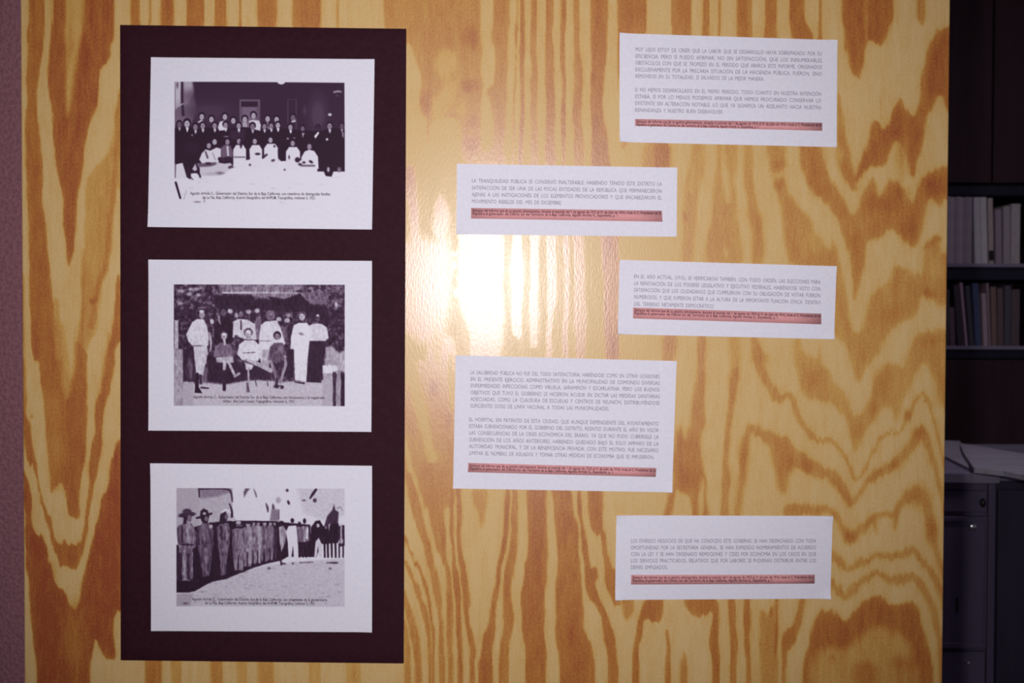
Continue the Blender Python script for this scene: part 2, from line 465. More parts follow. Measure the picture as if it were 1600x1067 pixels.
for a, b, a2, b2, v in [(1050, 1080, 1048, 1080, .68), (1097, 1107, 1097, 1108, .8), (1121.5, 1125, 1120, 1124, .75), (1152, 1175, 1152, 1175, .7), (1195, 1214, 1194, 1216, .75), (1234, 1254, 1240, 1274, .85), (1278, 1284, 1277, 1285, .8)]:
    A.stroke([((a + b) / 2, 0, b - a), ((a + b) / 2, 30, b - a), ((a2 + b2) / 2, 66, b2 - a2), ((a2 + b2) / 2, 100, b2 - a2)], v, 1.6)

# --- centre, under the flash
A.poly([(630, 262), (644, 256), (650, 270), (655, 310), (655, 350), (651, 385), (640, 380), (640, 335), (634, 310), (628, 300)], 0.7, 4)
A.poly([(682, 306), (692, 306), (700, 325), (703, 345), (699, 362), (686, 372), (674, 360), (675, 335)], 0.6, 5)
A.poly([(620, 385), (650, 368), (680, 375), (703, 362), (705, 420), (703, 490), (695, 520), (665, 540), (640, 525), (620, 540)], 0.62, 11)
A.poly([(719, 250), (787, 250), (787, 440), (788, 570), (736, 570), (734, 530), (724, 505), (717, 480), (717, 360)], 0.55, 3)
A.poly([(734, 500), (776, 510), (777, 575), (738, 575)], 0.64, 6)
A.stroke([(710, 362, 5), (713, 420, 6), (712, 470, 7), (724, 520, 14), (725, 575, 14)], 0.12, 3)
A.ell(711, 398, 7, 4, 0.6, 3); A.ell(710, 415, 5, 5, 0.6, 3); A.ell(713, 458, 5, 6, 0.6, 3); A.ell(722, 434, 9, 3, 0.5, 3)
A.poly([(665, 545), (672, 520), (686, 512), (698, 525), (712, 530), (714, 580), (700, 600), (690, 585), (668, 590)], 0.55, 5)
A.ell(681, 540, 8, 18, 0.35, 5); A.ell(680, 580, 12, 9, 1.0, 5); A.ell(671, 562, 4, 14, 0.85, 3); A.ell(693, 555, 3, 10, 0.85, 2)
A.poly([(895, 480), (916, 490), (916, 566), (900, 566)], 0.66, 3)
# --- centre, left of the tall typed sheet
A.poly([(628, 560), (714, 575), (714, 765), (706, 800), (628, 800)], 0.58, 5)
A.stroke([(636, 520, 10), (643, 570, 15), (650, 610, 17), (659, 650, 15), (670, 690, 14), (678, 730, 13), (684, 770, 12)], 0.1, 4)
A.stroke([(703, 560, 8), (705, 600, 8), (707, 640, 5)], 0.2, 3)
A.stroke([(630, 690, 7), (637, 715, 8), (646, 745, 9), (653, 780, 10), (660, 800, 10)], 0.12, 3)
A.ell(677, 608, 6, 14, 0.85, 4); A.ell(699, 655, 7, 12, 0.8, 5); A.ell(640, 660, 8, 20, 0.66, 6); A.ell(700, 715, 6, 22, 0.8, 5)
A.stroke([(690, 620, 10), (697, 700, 12), (702, 760, 10)], 0.64, 4)
# --- centre, bottom
A.poly([(628, 795), (740, 790), (745, 900), (750, 1090), (628, 1090)], 0.07, 4)
A.stroke([(639, 745, 12), (651, 800, 17), (660, 830, 12), (667, 855, 11), (676, 890, 11), (682, 920, 12), (688, 955, 9), (690, 1000, 8), (691, 1090, 8)], 0.68, 1.8)
A.stroke([(679, 735, 26), (681, 800, 25), (688, 845, 18), (693, 875, 9), (700, 890, 8), (702, 930, 10), (703, 980, 9), (704, 1090, 8)], 0.66, 1.8)
A.stroke([(705, 765, 5), (706, 800, 6), (706, 830, 5), (707, 860, 4), (711, 890, 10), (715, 920, 11), (716, 960, 8), (718, 1000, 9), (719, 1090, 9)], 0.76, 1.5)
A.stroke([(717, 760, 9), (718, 800, 10), (717, 840, 7), (719, 870, 7), (724, 893, 10), (727, 920, 9), (729, 936, 12), (728, 960, 8), (733, 990, 8), (738, 1010, 9), (740, 1090, 9)], 0.76, 1.5)
A.stroke([(632, 835, 4), (639, 860, 4), (648, 876, 5), (654, 882, 5), (658, 895, 5), (668, 930, 6), (674, 960, 5), (677, 990, 4), (678, 1090, 4)], 0.74, 1.5)
A.stroke([(632, 878, 6), (645, 905, 7), (655, 930, 8), (663, 955, 10), (668, 980, 10), (672, 1010, 5), (672, 1090, 5)], 0.68, 1.6)
A.stroke([(630, 925, 9), (640, 960, 10), (646, 985, 12), (652, 1010, 12), (655, 1090, 12)], 0.66, 1.8)
A.stroke([(630, 970, 8), (636, 1000, 9), (639, 1090, 12)], 0.62, 1.8)
A.poly([(736, 764), (764, 764), (763, 785), (757, 800), (755, 826), (750, 826), (748, 800), (738, 790)], 0.55, 4)
A.stroke([(793, 762, 6), (792, 800, 8), (789, 840, 9), (785, 870, 9), (779, 895, 9), (775, 925, 9), (770, 955, 10), (768, 985, 12), (760, 1008, 20), (757, 1090, 24)], 0.8, 1.5)
A.stroke([(804, 762, 9), (804, 800, 9), (803, 840, 11), (800, 870, 12), (797, 890, 11), (793, 907, 15), (791, 930, 13), (796, 960, 16), (795, 985, 14), (787, 1010, 16), (785, 1090, 20)], 0.72, 1.6)
A.stroke([(838.5, 762, 33), (838.5, 800, 31), (840, 840, 31), (840, 870, 32), (836, 900, 37), (832.5, 930, 39), (832, 960, 36), (834.5, 990, 33), (837, 1020, 31), (837, 1090, 32)], 0.8, 1.6)
A.stroke([(876, 762, 31), (881, 800, 32), (886, 830, 37), (888, 860, 33), (889, 890, 36), (887, 920, 42), (889, 950, 44), (890, 980, 44), (894, 1000, 48), (900, 1020, 54), (903, 1090, 60)], 0.78, 1.6)
A.stroke([(905, 762, 7), (906, 800, 8), (911, 830, 8), (914, 860, 8), (917, 890, 9), (920, 915, 12), (926, 930, 14), (935, 940, 10), (942, 955, 11), (948, 980, 14), (953, 1005, 17), (958, 1030, 18), (960, 1090, 16)], 0.8, 1.5)
A.poly([(917, 888), (926, 890), (933, 884), (936, 900), (930, 915), (936, 932), (930, 938), (918, 935), (915, 910)], 0.78, 1.5)
A.poly([(916, 755), (943, 755), (944, 800), (942, 835), (936, 832), (930, 836), (922, 828), (919, 800)], 0.75, 1.8)
A.stroke([(941, 830, 8), (946, 865, 10), (951, 895, 14), (957, 920, 14), (965, 945, 10)], 0.72, 1.7)
A.poly([(945, 895), (968, 890), (968, 940), (957, 938), (950, 925)], 0.74, 2)
A.poly([(970, 925), (992, 925), (990, 958), (984, 970), (976, 966), (972, 950)], 0.6, 3)
A.poly([(1005, 930), (1038, 930), (1036, 955), (1030, 975), (1019, 975), (1013, 968), (1006, 970)], 0.8, 1.6)
A.stroke([(1008, 940, 6), (1003, 965, 8), (998, 990, 9), (994, 1015, 9), (991, 1090, 10)], 0.8, 1.5)
A.stroke([(1042, 985, 4), (1044, 1010, 8), (1044, 1090, 12)], 0.72, 1.6)
A.poly([(1062, 1060), (1065, 1022), (1070, 1020), (1074, 1060), (1074, 1090), (1062, 1090)], 0.62, 2)
A.poly([(1068, 930), (1123, 930), (1124, 975), (1118, 970), (1108, 955), (1098, 962), (1088, 968), (1080, 958), (1072, 950)], 0.74, 1.8)
A.stroke([(1119, 950, 8), (1117, 985, 13), (1115, 1005, 14), (1119, 1030, 14), (1119, 1090, 13)], 0.8, 1.5)
A.stroke([(1143, 930, 10), (1145, 975, 11), (1147, 1000, 13), (1146, 1020, 9), (1147, 1090, 10)], 0.8, 1.5)
A.stroke([(1167, 930, 11), (1168, 975, 11), (1167, 1000, 9), (1170, 1020, 8), (1170, 1090, 9)], 0.82, 1.5)
A.poly([(1186, 955), (1190, 948), (1200, 960), (1215, 930), (1216, 1000), (1213, 1090), (1185, 1090), (1187, 1000)], 0.55, 2.2)
A.stroke([(1214, 930, 4), (1213, 990, 5), (1212, 1020, 3)], 0.85, 1.4); A.ell(1206, 955, 3, 8, 0.85, 2)
A.stroke([(1255, 930, 8), (1250, 960, 10), (1246, 975, 12), (1238, 988, 22), (1231, 1003, 20), (1225, 1020, 8), (1221, 1090, 7)], 0.78, 1.7)

# --- right, top
A.k = 1.6
A.poly([(1314, 0), (1352, 0), (1398, 0), (1397, 28), (1390, 40), (1385, 55), (1380, 72), (1368, 66), (1354, 64), (1351, 80), (1350, 100), (1345, 120), (1337, 121), (1330, 108), (1322, 80), (1317, 50)], 0.84, 1.8)
A.stroke([(1354, 0, 3), (1353, 60, 4)], 0.45, 3)
A.poly([(1430, 0), (1448, 0), (1446, 28), (1440, 40), (1432, 30)], 0.7, 2)
A.stroke([(1311, 150, 5), (1313, 190, 10), (1316, 220, 17), (1319, 250, 22), (1326, 275, 20), (1334, 295, 10)], 0.66, 2.2)
A.ell(1314, 240, 5, 10, 0.3, 3)
A.poly([(1490, 38), (1472, 41), (1458, 55), (1450, 80), (1444, 105), (1438, 125), (1438, 150), (1432, 178), (1425, 178), (1415, 168), (1408, 150), (1402, 165), (1392, 175), (1388, 195), (1378, 202), (1374, 192), (1366, 190), (1361, 196), (1358, 220), (1350, 240), (1340, 265), (1334, 285), (1340, 285), (1352, 265), (1365, 258), (1380, 260), (1388, 245), (1395, 228), (1402, 222), (1412, 235), (1420, 255), (1422, 275), (1430, 275), (1434, 250), (1442, 230), (1445, 200), (1450, 180), (1458, 175), (1461, 160), (1464, 150), (1472, 150), (1476, 170), (1490, 180)], 0.82, 1.8)
A.ell(1410, 245, 8, 22, 0.6, 7); A.stroke([(1374, 150, 1.5), (1377, 185, 2)], 0.6, 1.5)
A.poly([(1246, 215), (1285, 215), (1288, 255), (1300, 280), (1312, 302), (1320, 312), (1326, 330), (1333, 338), (1340, 325), (1347, 305), (1353, 290), (1360, 278), (1367, 276), (1374, 308), (1380, 300), (1385, 285), (1393, 278), (1402, 283), (1415, 298), (1423, 317), (1430, 305), (1440, 280), (1448, 272), (1465, 262), (1490, 255), (1490, 312), (1478, 312), (1470, 323), (1463, 318), (1456, 308), (1449, 315), (1445, 340), (1438, 365), (1430, 390), (1420, 385), (1408, 372), (1400, 362), (1390, 358), (1378, 370), (1365, 375), (1355, 377), (1352, 400), (1350, 420), (1342, 440), (1338, 466), (1334, 466), (1332, 430), (1328, 400), (1320, 375), (1312, 352), (1303, 335), (1290, 318), (1272, 302), (1258, 282), (1250, 250)], 0.68, 2.2)
A.ell(1380, 320, 16, 12, 0.85, 10); A.ell(1405, 300, 12, 10, 0.85, 8); A.ell(1345, 350, 14, 14, 0.5, 10); A.ell(1460, 290, 16, 16, 0.86, 9); A.ell(1420, 360, 12, 14, 0.8, 9); A.ell(1285, 295, 14, 10, 0.7, 6)
A.poly([(1300, 372), (1309, 395), (1318, 440), (1325, 480), (1330, 510), (1337, 523), (1345, 520), (1352, 500), (1356, 475), (1362, 465), (1375, 450), (1390, 440), (1393, 420), (1405, 415), (1420, 420), (1425, 430), (1434, 425), (1440, 432), (1442, 410), (1446, 385), (1455, 376), (1465, 372), (1470, 380), (1472, 400), (1490, 385), (1490, 460), (1472, 478), (1460, 470), (1445, 460), (1437, 468), (1436, 485), (1430, 495), (1415, 500), (1400, 510), (1388, 520), (1380, 535), (1375, 550), (1365, 560), (1355, 572), (1345, 592), (1340, 600), (1335, 590), (1330, 562), (1322, 545), (1316, 535), (1302, 522), (1296, 450)], 0.52, 2.4)
A.stroke([(1446, 388, 6), (1456, 378, 11), (1466, 374, 9)], 0.8, 2.5); A.ell(1451, 460, 8, 7, 0.85, 4); A.ell(1395, 490, 22, 10, 0.6, 8, -20); A.ell(1462, 420, 10, 16, 0.35, 6)
A.poly([(1240, 530), (1252, 530), (1250, 548), (1275, 558), (1281, 543), (1284, 545), (1284, 570), (1297, 580), (1305, 600), (1318, 610), (1325, 625), (1330, 645), (1340, 650), (1348, 643), (1355, 630), (1362, 610), (1370, 590), (1380, 570), (1390, 565), (1400, 570), (1412, 575), (1420, 550), (1428, 530), (1440, 518), (1470, 514), (1490, 518), (1490, 665), (1478, 650), (1468, 625), (1462, 600), (1455, 582), (1445, 568), (1435, 575), (1428, 592), (1420, 612), (1410, 628), (1403, 655), (1399, 658), (1396, 640), (1385, 635), (1375, 640), (1365, 655), (1355, 670), (1348, 682), (1340, 702), (1335, 706), (1330, 690), (1328, 665), (1320, 650), (1308, 640), (1298, 628), (1285, 632), (1275, 625), (1262, 625), (1255, 615), (1248, 590), (1240, 560)], 0.48, 2.4)
A.ell(1378, 600, 12, 20, 0.6, 7); A.ell(1362, 640, 8, 14, 0.68, 5); A.ell(1455, 530, 14, 8, 0.62, 6); A.ell(1340, 670, 10, 14, 0.6, 6); A.ell(1270, 590, 16, 14, 0.62, 8); A.ell(1468, 590, 8, 30, 0.6, 6)
A.stroke([(1176, 520, 8), (1184, 558, 18), (1192, 585, 14), (1203, 605, 14), (1215, 625, 17), (1221, 620, 10), (1231, 615, 8), (1237, 622, 10), (1243, 640, 10), (1255, 665, 9), (1270, 685, 9), (1285, 692, 8), (1300, 690, 8), (1313, 699, 6), (1325, 722, 6), (1333, 742, 5), (1340, 749, 5), (1346, 745, 5), (1358, 720, 5), (1370, 695, 5), (1385, 676, 5), (1395, 674, 4), (1405, 678, 5), (1413, 665, 6), (1420, 645, 7), (1428, 625, 6), (1440, 613, 6), (1448, 618, 6), (1455, 640, 6), (1463, 665, 5), (1468, 695, 4), (1474, 720, 4), (1480, 740, 5)], 0.6, 1.8)
A.ell(1188, 561, 12, 8, 0.65, 4); A.ell(1417, 650, 4, 9, 0.85, 2, 25)
A.stroke([(1222, 690, 20), (1236, 712, 28), (1258, 722, 26), (1280, 738, 20), (1295, 738, 14), (1310, 750, 14), (1320, 765, 14), (1330, 785, 12), (1340, 774, 8), (1352, 757, 9), (1370, 741, 13), (1390, 730, 14), (1410, 715, 13), (1422, 700, 13), (1432, 682, 18), (1440, 675, 22), (1448, 690, 14), (1457, 715, 8), (1465, 745, 7), (1472, 780, 7), (1478, 810, 6)], 0.6, 2.2)
A.ell(1437, 674, 9, 8, 0.8, 4); A.ell(1397, 728, 10, 6, 0.75, 4); A.ell(1230, 728, 10, 10, 0.82, 6); A.ell(1262, 728, 8, 8, 0.75, 5); A.ell(1222, 755, 7, 12, 0.68, 4)
A.stroke([(1300, 752, 10), (1318, 770, 10), (1327, 786, 8)], 0.7, 3)
A.stroke([(1237, 800, 26), (1262, 795, 14), (1275, 800, 20), (1293, 795, 12), (1302, 800, 8), (1313, 820, 10), (1322, 838, 12), (1328, 846, 10), (1340, 833, 14), (1350, 823, 14), (1365, 808, 14), (1380, 804, 10), (1400, 802, 8), (1406, 790, 12), (1415, 780, 14), (1430, 768, 20), (1442, 772, 14), (1452, 800, 14), (1456, 830, 16), (1460, 850, 14), (1467, 880, 8), (1474, 905, 6)], 0.62, 2.4)
A.stroke([(1401, 800, 10), (1400, 815, 8), (1399, 828, 5)], 0.66, 2.4); A.stroke([(1368, 812, 7), (1370, 835, 4)], 0.55, 2.4)
A.ell(1437, 775, 14, 14, 0.6, 8); A.ell(1457, 830, 8, 18, 0.82, 5); A.ell(1328, 838, 7, 9, 0.85, 4)
A.stroke([(1296, 868, 18), (1312, 876, 15), (1322, 893, 6), (1335, 882, 12), (1350, 878, 12), (1370, 868, 9), (1390, 868, 12), (1405, 870, 12), (1420, 860, 14), (1430, 860, 12), (1440, 875, 10), (1452, 890, 10), (1462, 905, 10), (1470, 925, 10), (1476, 950, 8)], 0.6, 2.2)
A.stroke([(1298, 910, 12), (1312, 925, 12), (1322, 935, 10), (1335, 918, 14), (1350, 908, 12), (1365, 895, 8), (1378, 898, 8), (1390, 905, 14), (1405, 908, 16), (1420, 900, 16), (1432, 900, 10), (1440, 915, 12), (1450, 935, 12), (1460, 960, 14), (1466, 985, 12), (1470, 1010, 10), (1472, 1090, 10)], 0.6, 2.2)
A.poly([(1251, 1090), (1252, 1043), (1258, 1020), (1265, 1000), (1270, 980), (1275, 962), (1285, 953), (1300, 950), (1310, 965), (1320, 970), (1330, 960), (1342, 945), (1355, 935), (1365, 930), (1375, 930), (1390, 942), (1400, 946), (1412, 940), (1426, 938), (1433, 945), (1441, 975), (1450, 1010), (1458, 1043), (1460, 1090)], 0.82, 2)
A.poly([(1268, 1018), (1300, 1014), (1330, 1012), (1345, 992), (1370, 978), (1400, 985), (1418, 1000), (1425, 1028), (1440, 1060), (1440, 1100), (1258, 1100)], 0.42, 6)
A.ell(1352, 1046, 16, 9, 0.75, 7); A.ell(1408, 1038, 16, 12, 0.75, 7); A.ell(1299, 1030, 5, 6, 0.7, 3)

# --- middle of the right half, between the typed sheets
A.poly([(1003, 215), (1050, 215), (1050, 280), (1003, 280)], 0.5, 3); A.poly([(1023, 215), (1047, 215), (1047, 280), (1023, 280)], 0.76, 2)
A.ell(975, 226, 6, 5, 0.7, 3)
A.poly([(1085, 215), (1101, 215), (1100, 260), (1095, 290), (1088, 320), (1087, 350), (1083, 420), (1063, 420), (1067, 370), (1068, 310), (1072, 280), (1080, 250)], 0.5, 2.6)
A.stroke([(1083, 260, 4), (1079, 300, 5)], 0.2, 3); A.ell(1071, 338, 3, 8, 0.8, 2)
A.poly([(1119, 215), (1152, 215), (1150, 260), (1147, 280), (1150, 300), (1153, 340), (1157, 370), (1163, 420), (1100, 420), (1103, 375), (1112, 350), (1115, 320), (1113, 290), (1120, 260)], 0.52, 2.6)
A.stroke([(1130, 225, 3), (1130, 260, 6), (1135, 285, 14), (1138, 315, 6)], 0.1, 3); A.ell(1133, 393, 4, 7, 0.1, 3)
A.poly([(1163, 215), (1175, 215), (1176, 260), (1178, 290), (1185, 330), (1193, 345), (1196, 420), (1175, 420), (1174, 360), (1167, 330), (1163, 290), (1162, 250)], 0.55, 2.2)
A.poly([(1195, 215), (1226, 215), (1228, 255), (1222, 270), (1228, 285), (1232, 305), (1245, 315), (1255, 330), (1268, 345), (1275, 365), (1285, 380), (1300, 395), (1312, 420), (1235, 420), (1228, 380), (1222, 350), (1220, 320), (1213, 300), (1206, 280), (1203, 255)], 0.56, 2.6)
A.ell(1217, 274, 10, 5, 0.2, 3); A.ell(1218, 290, 8, 8, 0.75, 4); A.ell(1216, 258, 10, 8, 0.72, 5); A.ell(1265, 380, 18, 18, 0.42, 8)
A.poly([(1035, 515), (1060, 515), (1057, 550), (1050, 575), (1035, 575)], 0.6, 3)
A.poly([(1088, 515), (1103, 515), (1102, 600), (1101, 640), (1104, 665), (1097, 680), (1095, 720), (1100, 735), (1104, 760), (1106, 780), (1108, 820), (1098, 820), (1100, 760), (1096, 745), (1092, 790), (1093, 820), (1081, 820), (1080, 780), (1073, 775), (1068, 770), (1060, 765), (1055, 772), (1052, 790), (1045, 820), (1036, 820), (1042, 775), (1052, 760), (1053, 690), (1060, 660), (1063, 660), (1072, 690), (1076, 680), (1080, 640), (1084, 610), (1090, 590)], 0.66, 2.2)
A.ell(1070, 715, 18, 30, 0.72, 12); A.ell(1076, 750, 14, 14, 0.75, 8)
A.stroke([(1147, 520, 18), (1148, 560, 17), (1148, 590, 15)], 0.45, 3.5)
A.stroke([(1149, 580, 12), (1144, 620, 11), (1141, 650, 10), (1137, 680, 9), (1135, 720, 11), (1134, 760, 12), (1131, 830, 14)], 0.68, 1.8)
A.stroke([(1151, 830, 12), (1156, 770, 12), (1160, 735, 12), (1163, 700, 11), (1170, 666, 11), (1184, 672, 14), (1200, 682, 18), (1215, 700, 22), (1222, 730, 24), (1224, 762, 10)], 0.58, 2.2)
A.ell(1162, 720, 6, 30, 0.75, 4)
# knots specks
A.ell(1446, 625, 1.6, 1.6, 1.0, 1); A.ell(49, 649, 2, 3, 0.8, 1.5)

def blur(a, r):
    for ax in (0, 1):
        for _ in range(2):
            p = np.pad(a, [(r + 1, r) if i == ax else (0, 0) for i in (0, 1)], mode='edge')
            c = np.cumsum(p, ax)
            n = a.shape[ax]
            hi = np.take(c, np.arange(2 * r + 1, 2 * r + 1 + n), ax)
            lo = np.take(c, np.arange(0, n), ax)
            a = (hi - lo) / (2 * r + 1)
    return a


# growth rings shade off into the pale wood, more so where the veneer was cut flat (right)
mixw = 0.20 + 0.16 * np.clip((X - 1050) / 150, 0, 1)
A.V = A.V * (1 - mixw) + blur(A.V, 4) * mixw
V = A.V + (vnoise(X / 3.0, Yc / 30.0, 21) - 0.5) * 0.10 + (vnoise(X / 14.0, Yc / 90.0, 22) - 0.5) * 0.10
V = np.clip(V, 0, 1)
me = grid_mesh('plywood_panel', P3, nu, nv, back=0.018)
float_attr(me, 'grain', V.ravel())
ply = link('plywood_panel', me, M['ply'])
bmb = bmesh.new()
add_box(bmb, xl, xr, 0.0175, 0.0185, 0.012, 2.44)
bm_obj('back_veneer', bmb, M['ply'], ply)
tag(ply, 'tall varnished pine plywood panel with bold orange grain carrying the display', 'panel')
for k, fx in enumerate((xl + 0.12, xr - 0.18)):
    bmf = bmesh.new()
    add_box(bmf, fx, fx + 0.06, -0.20, 0.0, 0.0, 0.045, bev=0.004)
    add_box(bmf, fx, fx + 0.06, -0.03, 0.0, 0.045, 0.16, bev=0.004)
    bm_obj('panel_foot', bmf, M['darkwood'], ply)

# ------------------------------------------------------------------ dark board
def quad_grid(c, n, m, y, lift=None):
    """c: TL,TR,BR,BL pixels on plane y; (m+1)x(n+1) points"""
    TL, TR, BR, BL = [np.array(at_y(px, py, 0.0)) for px, py in c]
    u = np.linspace(0, 1, n + 1)
    v = np.linspace(0, 1, m + 1)
    U, W = np.meshgrid(u, v)
    U3, W3 = U[..., None], W[..., None]
    P = (TL * (1 - U3) + TR * U3) * (1 - W3) + (BL * (1 - U3) + BR * U3) * W3
    P[..., 1] = y
    if lift is not None:
        P[..., 1] -= lift(U, W)
    return P.reshape(-1, 3), U, W


BRD = [(189, 40), (635, 46), (631, 1035), (190, 1030)]
BT = 0.004
P, _, _ = quad_grid(BRD, 24, 48, -BT)
brd = link('display_board', grid_mesh('display_board', P, 25, 49, back=-0.0003), M['board'])
bv = brd.modifiers.new('soft_edge', 'BEVEL'); bv.width = 0.0007; bv.segments = 2; bv.limit_method = 'ANGLE'
tag(brd, 'tall dark maroon mat board mounted on the plywood holding three photocopied pictures', 'board')

# ------------------------------------------------------------------ text
GL = {}


def glyph(ch, bold=False):
    key = (ch, bold)
    if key in GL: return GL[key]
    def ev(s):
        cu = bpy.data.curves.new('glyph', 'FONT')
        cu.body = s; cu.size = 1.0; cu.resolution_u = 2; cu.offset = 0.016 if bold else 0.0
        ob = bpy.data.objects.new('glyph', cu)
        COL.objects.link(ob)
        dg = bpy.context.evaluated_depsgraph_get()
        dg.update()
        me = bpy.data.meshes.new_from_object(ob.evaluated_get(dg))
        v = np.array([p.co[:] for p in me.vertices]).reshape(-1, 3)
        f = [tuple(p.vertices) for p in me.polygons]
        bpy.data.meshes.remove(me)
        bpy.data.objects.remove(ob)
        bpy.data.curves.remove(cu)
        return v, f
    v, f = ev(ch)
    v2, _ = ev('|' + ch + '|')
    v3, _ = ev('||')
    adv = (v2[:, 0].max() - v2[:, 0].min()) - (v3[:, 0].max() - v3[:, 0].min())
    GL[key] = (v, f, max(adv, 0.12))
    return GL[key]


def text_block(name, lines, mat, parent, y, bold=False):
    """lines: (string, (x0,y0), (x1,y1), cap height px, justify) in photo pixels of the line's middle"""
    VV, FF, n = [], [], 0
    for s, a, b, hpx, just in lines:
        A0, B0 = np.array(at_y(*a, 0.0)), np.array(at_y(*b, 0.0))
        ux = (B0 - A0)
        W = np.linalg.norm(ux)
        ux = ux / W
        uz = np.array([-ux[2], 0, ux[0]])
        sc = hpx * D / F_PX / 0.72
        words = s.split(' ')
        wl = [sum(glyph(c, bold)[2] for c in w) for w in words]
        gaps = max(len(words) - 1, 1)
        tot = sum(wl)
        sx = sc * 0.82
        gap = (W / sx - tot) / gaps
        lo = 0.5 if s.isupper() else 0.32
        if just and (gap < lo or gap > 1.2):
            gap = lo if gap < lo else 1.0
            sx = W / (tot + gap * gaps)
        x = 0.0
        for w, l in zip(words, wl):
            for c in w:
                v, f, adv = glyph(c, bold)
                if len(v):
                    q = A0[None] + ux[None] * ((x + v[:, :1]) * sx) + uz[None] * ((v[:, 1:2] - 0.36) * sc)
                    q[:, 1] = y
                    VV.append(q)
                    FF += [tuple(i + n for i in t) for t in f]
                    n += len(q)
                x += adv
            x += gap
    me = bpy.data.meshes.new(name)
    me.from_pydata(np.concatenate(VV).tolist(), [], FF)
    return link(name, me, mat, parent)


def sheet_lift(seed, amp):
    r = random.Random(seed)
    c = [r.uniform(0.2, 1.0) * amp for _ in range(4)]
    def f(U, W):
        k = 0.0
        for (a, b), h in zip([(0, 0), (1, 0), (1, 1), (0, 1)], c):
            d = np.sqrt(((U - a) * 3) ** 2 + ((W - b) * 1.6) ** 2)
            k = k + h * np.clip(1 - d / 0.24, 0, 1) ** 2
        return k
    return f


def sheet(name, corners, y, back, label, cat, group, seed, amp=0.002):
    P, _, _ = quad_grid(corners, 40, 24, y, sheet_lift(seed, amp))
    o = link(name, grid_mesh(name, P, 41, 25, back=back), M['paper'])
    for p in o.data.polygons: p.use_smooth = False
    return tag(o, label, cat, group)


GT = 'typed text sheets on the plywood'
STRIP1 = 'Extracto del informe que de su gestión administrativa, durante el período del 1 de agosto de 1915 al 31 de julio de 1916, rinde al C. Presidente de la'
STRIP2 = 'República el gobernador del Distrito Sur del Territorio de la Baja California, Agustín Arriola G., Expediente, p. 1'


def shifted(lines, L0, R0, dy0s, last_end, h=6.2):
    """lines of one paragraph; L0,R0 = pixel ends of the first line; dy0s = offsets; last line ends at last_end x"""
    out = []
    for i, (s, dy) in enumerate(zip(lines, dy0s)):
        a = (L0[0], L0[1] + dy)
        b = (R0[0], R0[1] + dy)
        if i == len(lines) - 1 and last_end:
            t = (last_end - a[0]) / (b[0] - a[0])
            b = (last_end, a[1] + t * (b[1] - a[1]))
        out.append((s, a, b, h, True))
    return out


